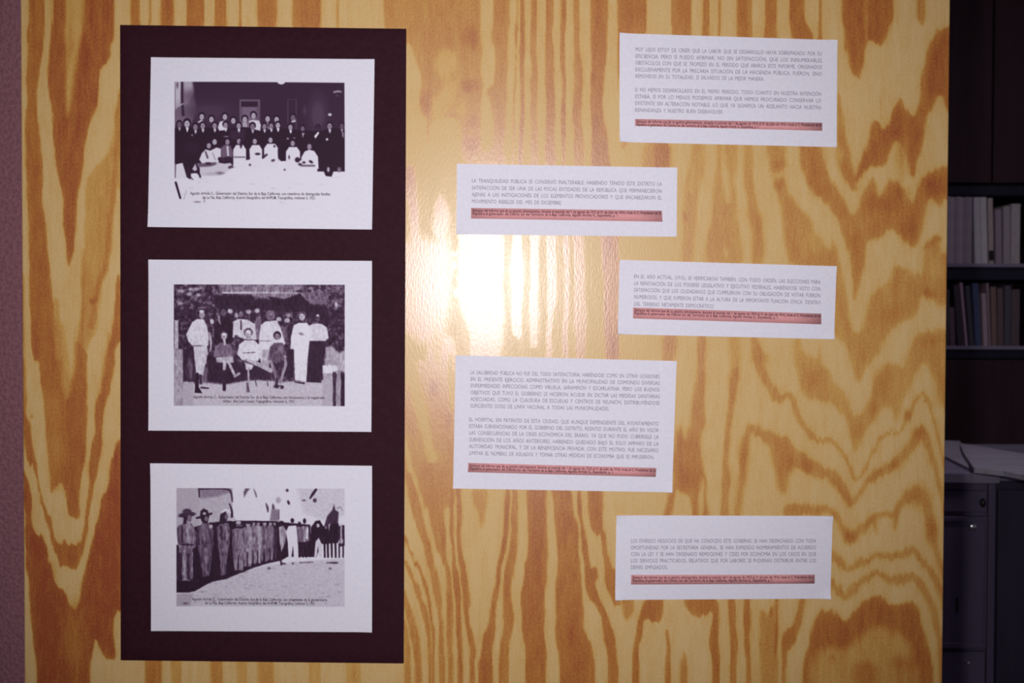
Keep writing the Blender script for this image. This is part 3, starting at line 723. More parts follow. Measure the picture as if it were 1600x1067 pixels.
SHEETS = [
    dict(c=[(968, 52), (1308, 63), (1307, 230), (968, 222)],
         label='white typed sheet with two paragraphs at top right of the plywood',
         paras=[([
             'MUY LEJOS ESTOY DE CREER QUE LA LABOR QUE SE DESARROLLÓ HAYA SOBREPASADO POR SU',
             'EFICIENCIA; PERO SÍ PUEDO AFIRMAR, NO SIN SATISFACCIÓN, QUE LOS INNUMERABLES',
             'OBSTÁCULOS CON QUE SE TROPEZÓ EN EL PERÍODO QUE ABARCA ESTE INFORME, ORIGINADOS',
             'EXCLUSIVAMENTE POR LA PRECARIA SITUACIÓN DE LA HACIENDA PÚBLICA, FUERON, SINO',
             'REMOVIDOS EN SU TOTALIDAD, SÍ SALVADOS DE LA MEJOR MANERA.'], (992.5, 77), (1284, 84), (0, 10.7, 21, 31.5, 41.7), 1194),
             (['SI NO HEMOS DESARROLLADO EN EL MISMO PERÍODO, TODO CUANTO EN NUESTRA INTENCIÓN',
               'ESTABA, SÍ POR LO MENOS PODEMOS AFIRMAR QUE HEMOS PROCURADO CONSERVAR LO',
               'EXISTENTE SIN ALTERACIÓN NOTABLE, LO QUE YA SIGNIFICA UN ADELANTO HACIA NUESTRA',
               'BIENANDANZA Y NUESTRO BUEN DESENVOLVER'], (992, 140), (1283, 147), (0, 10.5, 21, 31.7), 1129)],
         strip=[(992, 186), (1284.5, 192), (1284.5, 204.6), (992, 197)], red=False),
    dict(c=[(714, 256), (1058, 262), (1057, 370), (713, 366)],
         label='white typed sheet of four lines beside the bright flash glare',
         paras=[(['LA TRANQUILIDAD PÚBLICA SE CONSERVÓ INALTERABLE, HABIENDO TENIDO ESTE DISTRITO LA',
                  'SATISFACCIÓN DE SER UNA DE LAS POCAS ENTIDADES DE LA REPÚBLICA QUE PERMANECIERON',
                  'AJENAS A LAS INSTIGACIONES DE LOS ELEMENTOS PROVOCADORES Y QUE ENCABEZARON EL',
                  'MOVIMIENTO REBELDE DEL MES DE DICIEMBRE.'], (737, 282), (1034, 287.4), (0, 11, 21.6, 32.3), 878)],
         strip=[(736, 325), (1034, 329.3), (1035, 346.5), (736, 341.5)], red=False),
    dict(c=[(968, 406), (1307, 416), (1303, 530), (965, 522)],
         label='white typed sheet of five lines at middle right with no gap above its pink strip',
         paras=[(['EN EL AÑO ACTUAL, (1915), SE VERIFICARON TAMBIÉN, CON TODO ORDEN, LAS ELECCIONES PARA',
                  'LA RENOVACIÓN DE LOS PODERES LEGISLATIVO Y EJECUTIVO FEDERALES, HABIÉNDOSE VISTO CON',
                  'SATISFACCIÓN QUE LOS CIUDADANOS QUE CUMPLIERON CON SU OBLIGACIÓN DE VOTAR FUERON',
                  'NUMEROSOS, Y QUE SUPIERON ESTAR A LA ALTURA DE LA IMPORTANTE FUNCIÓN CÍVICA, DENTRO',
                  'DEL TERRENO NETAMENTE DEMOCRÁTICO.'], (990.4, 431.5), (1282, 440.6), (0, 10.7, 21, 31.9, 43), 1116)],
         strip=[(989, 480.5), (1283, 490), (1283, 506.7), (989, 497.5)], red=False),
    dict(c=[(712, 555), (1057, 564), (1050, 769), (708, 763)],
         label='tallest white typed sheet with two long paragraphs at bottom centre',
         paras=[(['LA SALUBRIDAD PÚBLICA NO FUE DEL TODO SATISFACTORIA, HABIÉNDOSE COMO EN OTRAS OCASIONES',
                  'EN EL PRESENTE EJERCICIO ADMINISTRATIVO EN LA MUNICIPALIDAD DE COMONDÚ DIVERSAS',
                  'ENFERMEDADES INFECCIOSAS COMO VIRUELA, SARAMPIÓN Y ESCARLATINA, PERO LOS BUENOS',
                  'OBJETIVOS QUE TUVO EL GOBIERNO LE HICIERON ACUDIR EN DICTAR LAS MEDIDAS SANITARIAS',
                  'ADECUADAS, COMO LA CLAUSURA DE ESCUELAS Y CENTROS DE REUNIÓN, DISTRIBUYÉNDOSE',
                  'SUFICIENTES DOSIS DE LINFA VACUNAL A TODAS LAS MUNICIPALIDADES.'], (735, 581.5), (1030.7, 588), (0, 10.3, 20.5, 31.2, 41.5, 52), 952),
                (['EL HOSPITAL SIN PATENTES DE ESTA CIUDAD, QUE AUNQUE DEPENDIENTE DEL AYUNTAMIENTO',
                  'ESTABA SUBVENCIONADO POR EL GOBIERNO DEL DISTRITO, RESINTIÓ DURANTE EL AÑO EN VIGOR',
                  'LAS CONSECUENCIAS DE LA CRISIS ECONÓMICA DEL ERARIO, YA QUE NO PUDO CUBRÍRSELE LA',
                  'SUBVENCIÓN DE LOS AÑOS ANTERIORES, HABIENDO QUEDADO BAJO EL SOLO AMPARO DE LA',
                  'AUTORIDAD MUNICIPAL, Y DE LA BENEFICENCIA PRIVADA. CON ESTE MOTIVO, FUE NECESARIO',
                  'LIMITAR EL NÚMERO DE ASILADOS Y TOMAR OTRAS MEDIDAS DE ECONOMÍA QUE SE IMPUSIERON.'], (733, 655), (1029, 661.8), (0, 10.2, 20.7, 31.4, 41.7, 52.4), 1022)],
         strip=[(731.5, 723), (1025.5, 731), (1024.5, 745), (731, 737.5)], red=True),
    dict(c=[(963, 805), (1301, 806), (1297, 935), (961, 937)],
         label='white typed sheet of five lines hanging lowest at bottom right of the plywood',
         paras=[(['LOS DIVERSOS NEGOCIOS DE QUE HA CONOCIDO ESTE GOBIERNO SE HAN DESPACHADO CON TODA',
                  'OPORTUNIDAD POR LA SECRETARÍA GENERAL. SE HAN EXPEDIDO NOMBRAMIENTOS DE ACUERDO',
                  'CON LA LEY Y SE HAN ORDENADO REMOCIONES Y CESES POR ECONOMÍA EN LOS CASOS EN QUE',
                  'LOS SERVICIOS PRACTICADOS, RELATIVOS QUE POR LABORES SE PUDIERAN DISTRIBUIR ENTRE LOS',
                  'DEMÁS EMPLEADOS.'], (985.5, 844.7), (1275, 844.5), (0, 10.4, 20.6, 30.8, 41.2), 1043)],
         strip=[(986, 898), (1273, 897.5), (1272.5, 911.5), (986, 913)], red=True),
]
for k, d in enumerate(SHEETS):
    o = sheet('typed_sheet', d['c'], -0.0006, -0.0001, d['label'], 'text sheet', None, 30 + k, 0.004)
    L = []
    for ls, a, b, dy, end in d['paras']:
        L += shifted(ls, a, b, dy, end)
    text_block('printed_text', L, M['ink'], o, -0.00075)
    s = d['strip']
    P, _, _ = quad_grid(s, 6, 1, -0.00080)
    st = tag(link('pink_strip', grid_mesh('pink_strip', P, 7, 2, back=-0.00062), M['pink'], o), 'pink highlighted source line')
    (ax, ay), (bx, by), (cx, cy), (dx, dy) = s
    def along(t, dn):
        return (ax + t * (bx - ax), ay + t * (by - ay) + dn)
    text_block('source_text', [(STRIP1, along(0.008, 3.7), along(0.994, 3.7), 4.4, True),
                               (STRIP2, along(0.008, 8.4), along(0.77 if k else 0.66, 8.4), 4.4, True)],
               M['ink_dark'], st, -0.00095, True)


# ------------------------------------------------------------------ photocopied pictures
def head(p, x, y, r, face=0.72, hair=0.08):
    p.ell(x, y - r * 0.25, r * 1.05, r * 1.15, hair, 0.7)
    p.ell(x, y + r * 0.12, r * 0.70, r * 0.88, face, 0.8)
    p.stroke([(x - r * .4, y - r * .02, r * .22), (x + r * .4, y - r * .02, r * .22)], face * 0.6, 0.6, 0.8)
    p.stroke([(x - r * .25, y + r * .5, r * .18), (x + r * .25, y + r * .5, r * .18)], face * 0.65, 0.6, 0.8)


def picture_family(p, X, Y):
    W = 0.93
    p.poly([(275, 128), (539, 130), (539.5, 210), (275, 210)], 0.15, 0.8, smooth=0)
    p.poly([(275, 128), (303, 128), (306, 150), (309, 175), (300, 196), (275, 196)], 0.52, 3)
    p.poly([(276, 128), (284, 128), (284, 165), (276, 172)], 0.8, 1.5)
    p.poly([(289, 128), (301, 128), (304, 145), (296, 165), (290, 165)], 0.72, 3)
    p.stroke([(286.5, 126, 3), (286.5, 160, 3), (288, 180, 5)], 0.1, 0.8)
    p.stroke([(281, 167, 2), (288, 163, 2)], 0.85, 0.7); p.ell(279, 134, 1.3, 5, 0.35, 1)
    p.ell(330, 175, 40, 20, 0.27, 14); p.ell(498, 180, 14, 30, 0.29, 9); p.ell(350, 150, 50, 10, 0.18, 10)
    p.poly([(433, 126), (448, 126), (445.5, 131.5), (441, 133), (436, 131.5)], W, 0.8)
    p.stroke([(523, 144.5, 3), (529, 143, 3.5), (534, 144, 2.5)], 0.6, 0.8); p.ell(528, 150, 2.5, 1.5, 0.3, 1)
    p.poly([(375.5, 156), (408, 156), (408, 200), (375.5, 200)], 0.38, 0.9, smooth=0)
    p.poly([(378.5, 159.5), (404, 159.5), (404, 167.5), (378.5, 167.5)], 0.1, 0.8, smooth=0)
    p.poly([(380.5, 168.5), (402, 168.5), (402, 200), (380.5, 200)], 0.46, 0.9, smooth=0)
    for x in (451, 464): p.stroke([(x, 156, 1.6), (x, 204, 1.6)], 0.32, 0.8)
    p.stroke([(451, 156, 1.5), (464, 156, 1.5)], 0.27, 0.8); p.ell(477, 174, 3, 8, 0.28, 2)
    # crowd in dark clothes
    p.poly([(274, 202), (290, 199), (310, 203), (330, 200), (350, 203), (380, 199), (410, 202), (440, 200), (470, 204), (500, 205), (520, 200), (541, 202), (541, 268), (522, 268), (519, 276), (510, 275), (507, 268), (497, 268), (497, 250), (440, 252), (436, 247), (392, 248), (384, 252), (366, 258), (345, 258), (314, 262), (314, 277), (309, 270), (300, 272), (300, 281), (292, 277), (284, 256), (274, 258)], 0.06, 1.0)
    p.poly([(360, 205), (385, 203), (383, 220), (362, 218)], 0.17, 3); p.ell(300, 232, 12, 10, 0.1, 6)
    for x, y in [(317, 183), (332, 187), (353, 183), (366, 189), (384, 187), (397.5, 181), (419.5, 186), (433.5, 187), (459, 184)]:
        head(p, x, y, 5.0, 0.78 if x < 440 else 0.5, 0.05)
    p.poly([(310, 192), (316, 188), (320, 190), (317, 193)], 0.9, 0.8)
    p.poly([(342, 200), (345, 191), (353, 189), (357, 195), (356, 204), (344, 205)], 0.9, 1)
    p.poly([(390, 190), (396, 188), (406, 189), (409, 196), (408, 205), (396, 202)], 0.88, 1)
    p.poly([(380, 192), (387, 192), (388, 199), (381, 199)], 0.7, 1)
    p.poly([(416, 192), (426, 192), (426, 203), (420, 202)], 0.6, 1); p.poly([(456, 190), (463, 187), (463, 191), (457, 192)], 0.8, 0.8)
    for x, y, r, f in [(282, 195, 4.8, .45), (294, 194, 6, .78), (307, 199, 5, .6), (318.5, 197, 5, .66), (337, 197, 4.8, .66), (354, 196, 4.8, .66), (374.5, 197, 4.8, .7), (396, 198, 5, .56), (414.5, 198, 4.6, .62), (425, 197, 4.6, .62), (435.5, 196, 4.8, .78), (455, 199, 4.6, .72), (474, 201, 4.2, .5), (498, 200, 4.2, .2), (516, 197, 5.2, .62), (535, 197, 4.6, .4)]:
        head(p, x, y, r, f, 0.06)
        if x < 470 or x > 510:
            p.poly([(x - 2, y + r), (x + 2.6, y + r), (x + 1.6, y + r * 1.9), (x, y + r * 2.3)], min(0.95, f + .2), 0.7)
    p.poly([(492, 213), (498, 206), (500, 208), (494, 217)], 0.95, 0.7); p.poly([(473, 208), (477, 208), (474, 216)], 0.7, 0.7)
    p.ell(516.5, 179.5, 2.8, 2.2, 0.85, 0.8); p.ell(512, 218, 2, 2, 0.85, 0.8); p.ell(451, 217, 2, 1.6, 0.6, 0.8); p.ell(461, 216, 1.6, 1.4, 0.5, 0.8)
    p.ell(355, 214, 4, 1.2, 0.5, 0.8); p.poly([(535, 208), (538, 206), (538, 216), (536, 214)], 0.6, 0.8); p.ell(302, 212, 1.8, 1.6, 0.5, 0.8)
    # seated women
    p.poly([(313, 250), (317, 240), (323, 234), (330, 236), (340, 231), (347, 233), (347, 246), (342, 256), (318, 257)], 0.9, 1)
    p.poly([(310, 256), (330, 257), (340, 254), (352, 256), (362, 255), (366, 263), (345, 275), (316, 276), (314, 264)], 0.84, 1.5)
    p.stroke([(312, 259, 5), (330, 258, 6), (338, 256, 4)], 0.4, 1.6); p.stroke([(323, 238, 2.5), (326, 247, 3)], 0.35, 1); p.stroke([(334, 240, 2), (338, 250, 2)], 0.7, 1)
    p.ell(345, 249, 3, 3, 0.1, 1.2); p.ell(327, 256, 5, 2, 0.2, 1.2); p.ell(345, 271, 6, 2.2, 0.5, 2); p.ell(331, 272, 8, 2, 0.75, 2)
    head(p, 328, 228, 4.6, 0.72, 0.08); head(p, 337, 222, 4.8, 0.8, 0.08)
    p.poly([(347, 231), (354, 226), (362, 228), (366, 240), (364, 250), (350, 252), (347, 243)], 0.42, 1.5)
    p.stroke([(357, 230, 3), (358, 243, 3)], 0.85, 0.8); p.ell(358, 249, 9, 3.5, 0.12, 1.5); head(p, 357, 222, 4.6, 0.66, 0.06); p.stroke([(360, 262, 4), (370, 259, 5)], 0.3, 1.2)
    for x, y, hw, top, bot, hx, f in [(376, 0, 10, 227, 248, 375, .7), (401, 0, 10, 227, 250, 399.5, .75), (425, 0, 11, 225, 250, 424, .78), (459, 0, 11, 230, 253, 458.5, .7)]:
        p.poly([(x - hw, bot + 14), (x - hw, top + 7), (x - hw * .55, top), (x + hw * .55, top), (x + hw, top + 7), (x + hw, bot + 14)], 0.92, 1)
        head(p, hx, top - 6, 4.6, f, 0.07)
    p.poly([(472, 264), (472, 246), (477, 237), (484, 234), (492, 236), (498, 245), (499, 264)], 0.92, 1); head(p, 484.5, 229, 4.8, 0.68, 0.07)
    p.stroke([(472, 259, 3), (492, 259, 3)], 0.45, 1.2); p.ell(476, 254, 2.4, 1.8, 0.2, 1); p.ell(487, 253, 3.4, 2, 0.15, 1, 30)
    p.ell(378, 226, 2, 6, 0.1, 1); p.stroke([(368, 246, 2), (384, 246, 2)], 0.45, 1.2); p.ell(404, 241, 4, 1.8, 0.12, 1); p.stroke([(389, 230, 3), (390, 248, 4)], 0.08, 1)
    p.stroke([(412, 247, 3), (418, 242, 3)], 0.15, 1); p.ell(428, 251, 3, 2, 0.3, 1.2, -20); p.ell(430, 229, 1.5, 2, 0.2, 0.8); p.ell(453, 246, 1.4, 3, 0.3, 1); p.ell(437, 238, 1.6, 10, 0.1, 1)
    p.ell(466, 250, 4, 4, 0.12, 1.4); p.ell(392, 258, 1.8, 1.8, 0.3, 1); p.ell(446, 265.5, 1.6, 1.6, 0.4, 1); p.ell(470, 257, 3, 2, 0.25, 1.2)
    p.poly([(276, 280), (278, 258), (287, 255), (291, 268), (294, 279)], 0.9, 1.2); p.stroke([(276, 256, 2), (275.5, 278, 1.5)], 0.3, 1)
    p.stroke([(297, 270, 2.2), (313, 270, 2.2), (314.5, 277, 3)], 0.12, 0.8); p.stroke([(297, 262, 3), (296, 277, 3)], 0.12, 0.8); p.stroke([(299, 276, 1.5), (303, 281, 1.5)], 0.3, 0.8)
    p.poly([(302, 265), (307, 256), (310, 266), (306, 268)], 0.8, 1)
    p.stroke([(276.5, 286, 3.6), (283.5, 310, 3.2)], 0.07, 0.7, smooth=0); p.stroke([(293, 298, 1), (289, 312, 1)], 0.7, 0.8)
    p.ell(514, 265, 2.2, 4, 0.75, 1.2); p.ell(531, 265, 3, 4, 0.5, 1.5)
    for _ in range(26):
        p.ell(random.uniform(280, 535), random.uniform(275, 318), random.uniform(1, 5), random.uniform(.6, 1.6), 0.82, 1.2, alpha=.5)
    p.ell(310, 316, 5, 1.4, 0.6, 1.2); p.stroke([(321, 310, 1.6), (321, 316, 1.6)], 0.6, 1)


def picture_staff(p, X, Y):
    n = vnoise(X / 5.5, Y / 4.5, 41) * .55 + vnoise(X / 2.3, Y / 2.3, 42) * .45
    p.V[:] = np.clip(0.06 + 0.62 * n ** 1.5, 0, 1)
    p.V[Y > 482] *= 0.75
    p.poly([(338, 444), (480, 444), (470, 452), (455, 458), (345, 458), (350, 450)], 0.62, 3, .75)
    p.stroke([(350, 457.5, 2.5), (400, 457, 3), (470, 458, 2)], 0.84, 1.2)
    p.poly([(394, 457), (478, 457), (476, 466), (460, 469), (440, 468), (425, 467), (398, 464)], 0.62, 2.5, .8)
    p.poly([(475, 458), (508, 455), (516, 470), (505, 477), (486, 474)], 0.52, 4, .7)
    p.poly([(335, 462), (392, 462), (400, 468), (470, 470), (488, 476), (512, 478), (516, 500), (512, 520), (500, 490), (440, 486), (340, 482)], 0.12, 2.5)
    p.poly([(420, 463), (446, 467), (470, 458), (484, 474), (470, 480), (430, 476)], 0.1, 2)
    for x, y in [(285, 455), (300, 452), (308, 452), (298, 460), (284, 474), (312, 461)]: p.ell(x, y, 4, 2.5, 0.7, 2)
    p.ell(526, 475, 2, 4, 0.85, 1)
    # ground
    p.poly([(286, 600), (330, 596), (350, 600), (400, 592), (440, 596), (470, 594), (541, 592), (541, 640), (270, 640)], 0.80, 2.5)
    p.poly([(310, 574), (345, 570), (345, 598), (312, 598)], 0.42, 4)
    p.poly([(273, 545), (288, 545), (288, 640), (273, 640)], 0.68, 1); p.poly([(274.5, 500), (280.5, 500), (280.5, 545), (274.5, 545)], 0.78, 1.2)
    p.poly([(288, 596), (304, 596), (304, 640), (288, 640)], 0.74, 1); p.poly([(288, 545), (306, 545), (306, 595), (288, 595)], 0.14, 1.5); p.ell(299, 575, 5, 16, 0.38, 4)
    p.poly([(510, 542), (518, 540), (530, 550), (541, 546), (541, 582), (508, 574)], 0.72, 2.5)
    p.poly([(505, 570), (528, 570), (528, 583), (505, 583)], 0.9, 1); p.poly([(506, 583), (521, 583), (520, 640), (504, 640)], 0.74, 1.2)
    p.poly([(521, 580), (526, 580), (526, 634), (521, 634)], 0.2, 1.2); p.poly([(527, 578), (533, 578), (533, 634), (527, 634)], 0.66, 1.2); p.poly([(534, 585), (540, 585), (540, 634), (533, 634)], 0.12, 1.2)
    # faces at the back
    for x, y, v in [(361, 486, .8), (390, 487, .75), (403, 485, .8), (452, 492, .6), (437, 498, .8), (450, 500, .8), (405, 497, .5), (372, 492, .7)]: p.ell(x, y, 4, 3.5, v, 1.5)
    p.poly([(399, 500), (409, 500), (409, 530), (400, 530)], 0.5, 2); p.poly([(440, 508), (450, 510), (448, 535), (442, 530)], 0.45, 2)
    # standing
    p.poly([(337, 505), (345, 495), (360, 497), (366, 508), (366, 532), (352, 545), (336, 535)], 0.09, 1.2); head(p, 351, 487, 5.6, 0.46, 0.1)
    p.poly([(341, 489), (345, 494), (347, 508), (343, 503)], 0.6, 0.9); p.ell(333, 502, 3, 4, 0.8, 1)
    p.poly([(366, 502), (374, 498), (388, 499), (400, 506), (402, 530), (388, 530), (374, 526), (365, 527)], 0.86, 1.1); head(p, 378.5, 490, 5.4, 0.5, 0.14); p.stroke([(378, 501, 2.6), (378, 514, 2.6)], 0.3, 0.8); p.ell(371, 526, 3, 3, 0.3, 1.5)
    p.poly([(310, 498), (320, 499), (325, 508), (328, 525), (327, 540), (303, 541), (296, 533), (292.5, 523), (298, 511), (302, 503)], 0.89, 1); head(p, 317, 491, 6.4, 0.7, 0.14)
    p.ell(317, 486, 4, 2, 0.92, 0.8); p.stroke([(303, 540, 1.6), (317, 540, 2)], 0.4, 0.9)
    p.poly([(304, 541), (325, 540), (327, 552), (321, 575), (318, 586), (308, 582), (306, 562)], 0.85, 1); p.stroke([(329, 520, 3), (332, 535, 3), (330, 548, 2)], 0.75, 1)
    p.poly([(307.5, 582), (312, 582), (312, 604), (318, 614), (306, 613)], 0.07, 0.8); p.poly([(313.5, 585), (317, 585), (317, 600), (314, 600)], 0.2, 1); p.stroke([(316, 605, 2.5), (327, 606, 2.5)], 0.2, 1)
    p.poly([(405, 546), (407, 520), (409, 507), (416, 502), (434, 500), (440, 512), (447, 536), (438, 546), (424, 560), (418, 580), (410, 570)], 0.9, 1.1); head(p, 424, 494, 7, 0.52, 0.45); p.stroke([(408, 532, 1.5), (424, 532, 1.5)], 0.55, 1); p.poly([(410, 545), (424, 545), (420, 580), (412, 578)], 0.72, 2)
    p.poly([(455, 546), (456, 525), (460, 508), (467, 504), (481, 504), (486, 512), (486, 546)], 0.93, 1); p.poly([(460.5, 545), (485, 545), (480, 595), (462, 593)], 0.92, 1); head(p, 473, 494, 6.2, 0.78, 0.3); p.ell(472, 521, 4.6, 2, 0.6, 1, 15); p.stroke([(463, 596, 2.4), (476, 598, 3)], 0.2, 0.9)
    p.poly([(484, 508), (492, 505), (503, 505), (512, 511), (514.5, 527), (508, 533), (485, 533)], 0.88, 1); head(p, 497, 495, 5.6, 0.4, 0.12); p.ell(497.5, 492.5, 2, 1.8, 0.85, 0.8); p.poly([(485, 532), (508, 532), (505, 562), (503, 597), (480, 596), (482, 560)], 0.12, 1.1); p.poly([(450, 545), (460, 545), (459, 590), (450, 590)], 0.12, 1.4)
    # seated
    p.poly([(326, 555), (340, 560), (372, 560), (372, 590), (360, 598), (326, 596)], 0.12, 2.5); p.poly([(372, 565), (425, 575), (425, 592), (372, 594)], 0.16, 2.5)
    p.poly([(335, 557), (338, 541), (346, 535), (361, 537), (367, 548), (366, 556), (350, 557)], 0.48, 1.3); head(p, 351.5, 525, 5.6, 0.74, 0.4); p.ell(352, 522, 4, 2, 0.92, 0.8); p.stroke([(352, 531, 4), (353, 538, 3)], 0.8, 0.9)
    p.poly([(339, 558), (366, 556), (367, 566), (348, 566), (340, 566)], 0.74, 1.5); p.stroke([(353, 563, 6), (352, 576, 5)], 0.75, 1); p.stroke([(358, 564, 4.5), (368, 585, 4)], 0.78, 1); p.stroke([(368, 588, 3), (375, 583, 4)], 0.75, 1); p.stroke([(352.5, 580, 5), (352, 608, 5)], 0.16, 1)
    p.poly([(372, 553), (375, 538), (384, 531), (399, 531), (408, 540), (411, 555), (404, 564), (380, 562)], 0.9, 1.2); p.ell(389.5, 519, 7.2, 7.2, 0.34, 0.9); p.ell(389.5, 521, 5.2, 6.2, 0.74, 0.9); p.ell(389.5, 518, 3, 2.2, 0.97, 0.8); p.stroke([(386, 527, 1), (393, 527, 1)], 0.5, .7); p.stroke([(382, 551, 1.6), (400, 550, 1.6)], 0.45, 1)
    p.stroke([(386, 563, 6), (405, 568, 7), (424, 578, 7)], 0.76, 1.2); p.stroke([(384, 563, 1.5), (404, 573, 1.5)], 0.2, 1); p.poly([(384, 566), (398, 570), (394, 577), (386, 577)], 0.84, 1); p.stroke([(389.5, 575, 3), (390, 600, 3)], 0.72, 0.9); p.stroke([(388, 598, 3), (389, 610, 5)], 0.4, 1)
    p.poly([(421, 562), (423, 542), (430, 535), (443, 535), (448, 548), (448, 562), (436, 566)], 0.36, 1.3); head(p, 434.5, 525, 5.8, 0.6, 0.14); p.ell(440, 545, 5, 6, 0.5, 2.5)
    p.stroke([(424, 564, 5), (430, 578, 5), (434, 592, 5)], 0.58, 1.2); p.stroke([(446, 556, 4), (448, 568, 5), (443, 584, 5), (439, 596, 6)], 0.6, 1.2); p.poly([(431, 568), (444, 568), (440, 588), (434, 586)], 0.24, 1.6); p.stroke([(434, 590, 4), (433, 600, 5)], 0.3, 1); p.ell(434, 603, 5, 3, 0.2, 1); p.ell(441, 604, 4, 3, 0.22, 1); p.ell(438, 605, 2, 2, 0.6, 1)
    for x in (400, 418): p.stroke([(x, 590, 1.6), (x + 2, 602, 1.6)], 0.3, 1)
    mid = np.clip(4 * p.V * (1 - p.V) + .15, 0, 1)
    p.V += (vnoise(X / 2.2, Y / 5.0, 44) - .5) * .22 * mid * ((p.V < .72) | (Y < 590)) + (vnoise(X / 2.0, Y / 2.0, 43) - .5) * .08


def picture_guard(p, X, Y):
    p.poly([(270, 755), (314, 755), (314, 830), (270, 830)], 0.74, 1, smooth=0)
    p.poly([(314, 755), (365, 755), (365, 815), (314, 830)], 0.77, 1, smooth=0)
    p.poly([(314, 761), (363, 761), (362, 768), (340, 775), (316, 778)], 0.56, 3)
    p.stroke([(312.5, 762, 2.5), (313.5, 775, 2.5)], 0.18, .8); p.stroke([(313, 763, 3), (340, 762, 2), (361, 763, 3.5), (363.5, 772, 3.2), (364.5, 782, 2.2)], 0.25, 1); p.stroke([(360, 786, 2), (364, 795, 3), (364, 808, 4)], 0.14, 1)
    p.poly([(385, 761), (392, 762), (388, 767), (383, 776), (382, 768)], 0.4, 1.5); p.stroke([(398, 763, 1.5), (401, 770, 3), (402, 775, 2)], 0.5, 1.2)
    p.poly([(462, 750), (560, 750), (560, 800), (505, 812), (475, 800)], 0.82, 7, .8)
    p.ell(450, 764.5, 2.2, 2.4, 0.3, 1.2); p.ell(452, 783.5, 2, 3.5, 0.2, 1, -20); p.stroke([(495, 763, 3.5), (490, 770, 4.5), (485.5, 777, 2.2)], 0.1, .9); p.ell(493, 780, 3, 3.4, 0.3, 1); p.ell(476, 780, 3, 1.4, 0.4, 1)
    p.stroke([(417, 785, 1.5), (419.5, 792, 4), (420, 798, 2)], 0.3, 1.1); p.poly([(423, 812), (425, 796), (428, 786), (432, 794), (436, 794), (438, 812)], 0.55, 1.5); p.ell(428, 790, 1.6, 4, 0.3, 1); p.ell(436, 780, 4, 5, 0.72, 1.5); p.stroke([(437, 795, 1.6), (437, 808, 1.6)], 0.35, 1)
    p.poly([(508, 820), (512, 805), (520, 795), (523, 786), (525, 795), (530, 798), (529, 820)], 0.22, 1.4); p.stroke([(528, 792, 1.5), (534, 790, 1.2), (536, 796, 1)], 0.55, 1)
    # ground
    p.poly([(260, 935), (330, 905), (380, 890), (430, 878), (560, 868), (560, 960), (260, 960)], 0.82, 3, smooth=0)
    for _ in range(60):
        p.ell(random.uniform(300, 538), random.uniform(885, 942), random.uniform(1, 4), random.uniform(.6, 1.6), 0.68, 1.4, alpha=.55)
    p.stroke([(470, 877, 2), (490, 876, 2)], 0.45, 1.2); p.stroke([(512, 877, 2), (528, 877, 3)], 0.25, 1); p.ell(459, 878, 2, 2, .45, 1); p.ell(422, 886, 3, 2, .5, 1.2); p.ell(517, 886, 2.5, 2, .5, 1)
    # dark ground of the row
    p.poly([(277, 850), (300, 850), (306, 822), (330, 815), (364, 812), (400, 812), (440, 814), (486, 818), (487, 868), (450, 868), (440, 874), (420, 878), (395, 886), (378, 893), (356, 902), (330, 908), (306, 922), (277, 924)], 0.07, 1.2)
    # far soldiers, right to left
    for x, w, t, b, v in [(430, 6, 820, 872, .2), (423, 8, 820, 874, .46), (414, 9, 820, 876, .44), (404, 8, 820, 879, .60), (397, 7, 820, 880, .5), (388, 10, 822, 884, .58), (374, 13, 824, 890, .50)]:
        p.poly([(x - w * .75, t + 2), (x - w * .3, t - 1), (x + w * .4, t - 1), (x + w * .8, t + 4), (x + w * .8, (t + b) / 2), (x + w * .55, b), (x - w * .5, b), (x - w * .7, (t + b) / 2)], v, 1.1)
        p.stroke([(x - w * .1, t + 3, 1), (x - w * .1, (t + b) / 2 - 4, 1.2)], v * .6, 1, .7)
        p.stroke([(x - w * .02, (t + b) / 2 + 8, 1.2), (x - w * .02, b, 2.4)], .1, .9)
        p.stroke([(x - w * .5, (t + b) / 2, 1.2), (x + w * .5, (t + b) / 2, 1.2)], v * .7, .9, .7)
        p.stroke([(x - w * .55, t + 6, 1.4), (x - w * .55, (t + b) / 2 + 2, 1.6)], v * .5, .9, .8)
        p.stroke([(x + w * .35, t + 5, 2), (x + w * .35, b - 6, 2)], min(v * 1.3, .8), 1.4, .6)
        p.ell(x + w * .1, t - 4, w * .36, 3.6, .62, .8); p.stroke([(x - w * .7, t - 6, 2.4), (x + w * .7, t - 6.5, 2.4)], .1, .8)
        p.ell(x, b + 1, w * .7, 2, .1, .9)
    p.ell(365, 810, 5, 3, .8, 1); p.stroke([(368, 822, 3), (378, 822, 4)], .1, 1); p.ell(374, 815, 4, 3, .75, 1)
    p.poly([(437, 822), (444, 819), (449, 828), (447, 846), (441, 860), (438, 845)], .68, 1.2); p.ell(441, 815, 4, 3, .12, 1); p.stroke([(437, 860, 2), (441, 880, 3)], .12, 1); p.stroke([(441, 878, 2), (447, 879, 2)], .2, 1)
    p.poly([(448, 829), (452, 820), (464, 819), (466, 832), (468, 872), (460.5, 872), (459, 852), (456, 872), (452, 872), (451, 848)], .93, 1); p.ell(458, 811.5, 2.8, 3.6, .08, .9)
    p.poly([(465, 821), (473, 821), (474, 845), (466, 845)], .5, 1.2); p.poly([(473, 820), (483, 820), (484, 843), (474, 846)], .58, 1.2); p.ell(469, 816, 2.4, 3, .12, .9); p.ell(477, 812, 2.6, 4, .12, .9); p.poly([(480, 823), (483, 823), (482, 840), (479, 840)], .9, .8)
    for x in (469, 475, 480): p.stroke([(x, 846, 3), (x, 868, 2.4)], .1, .8)
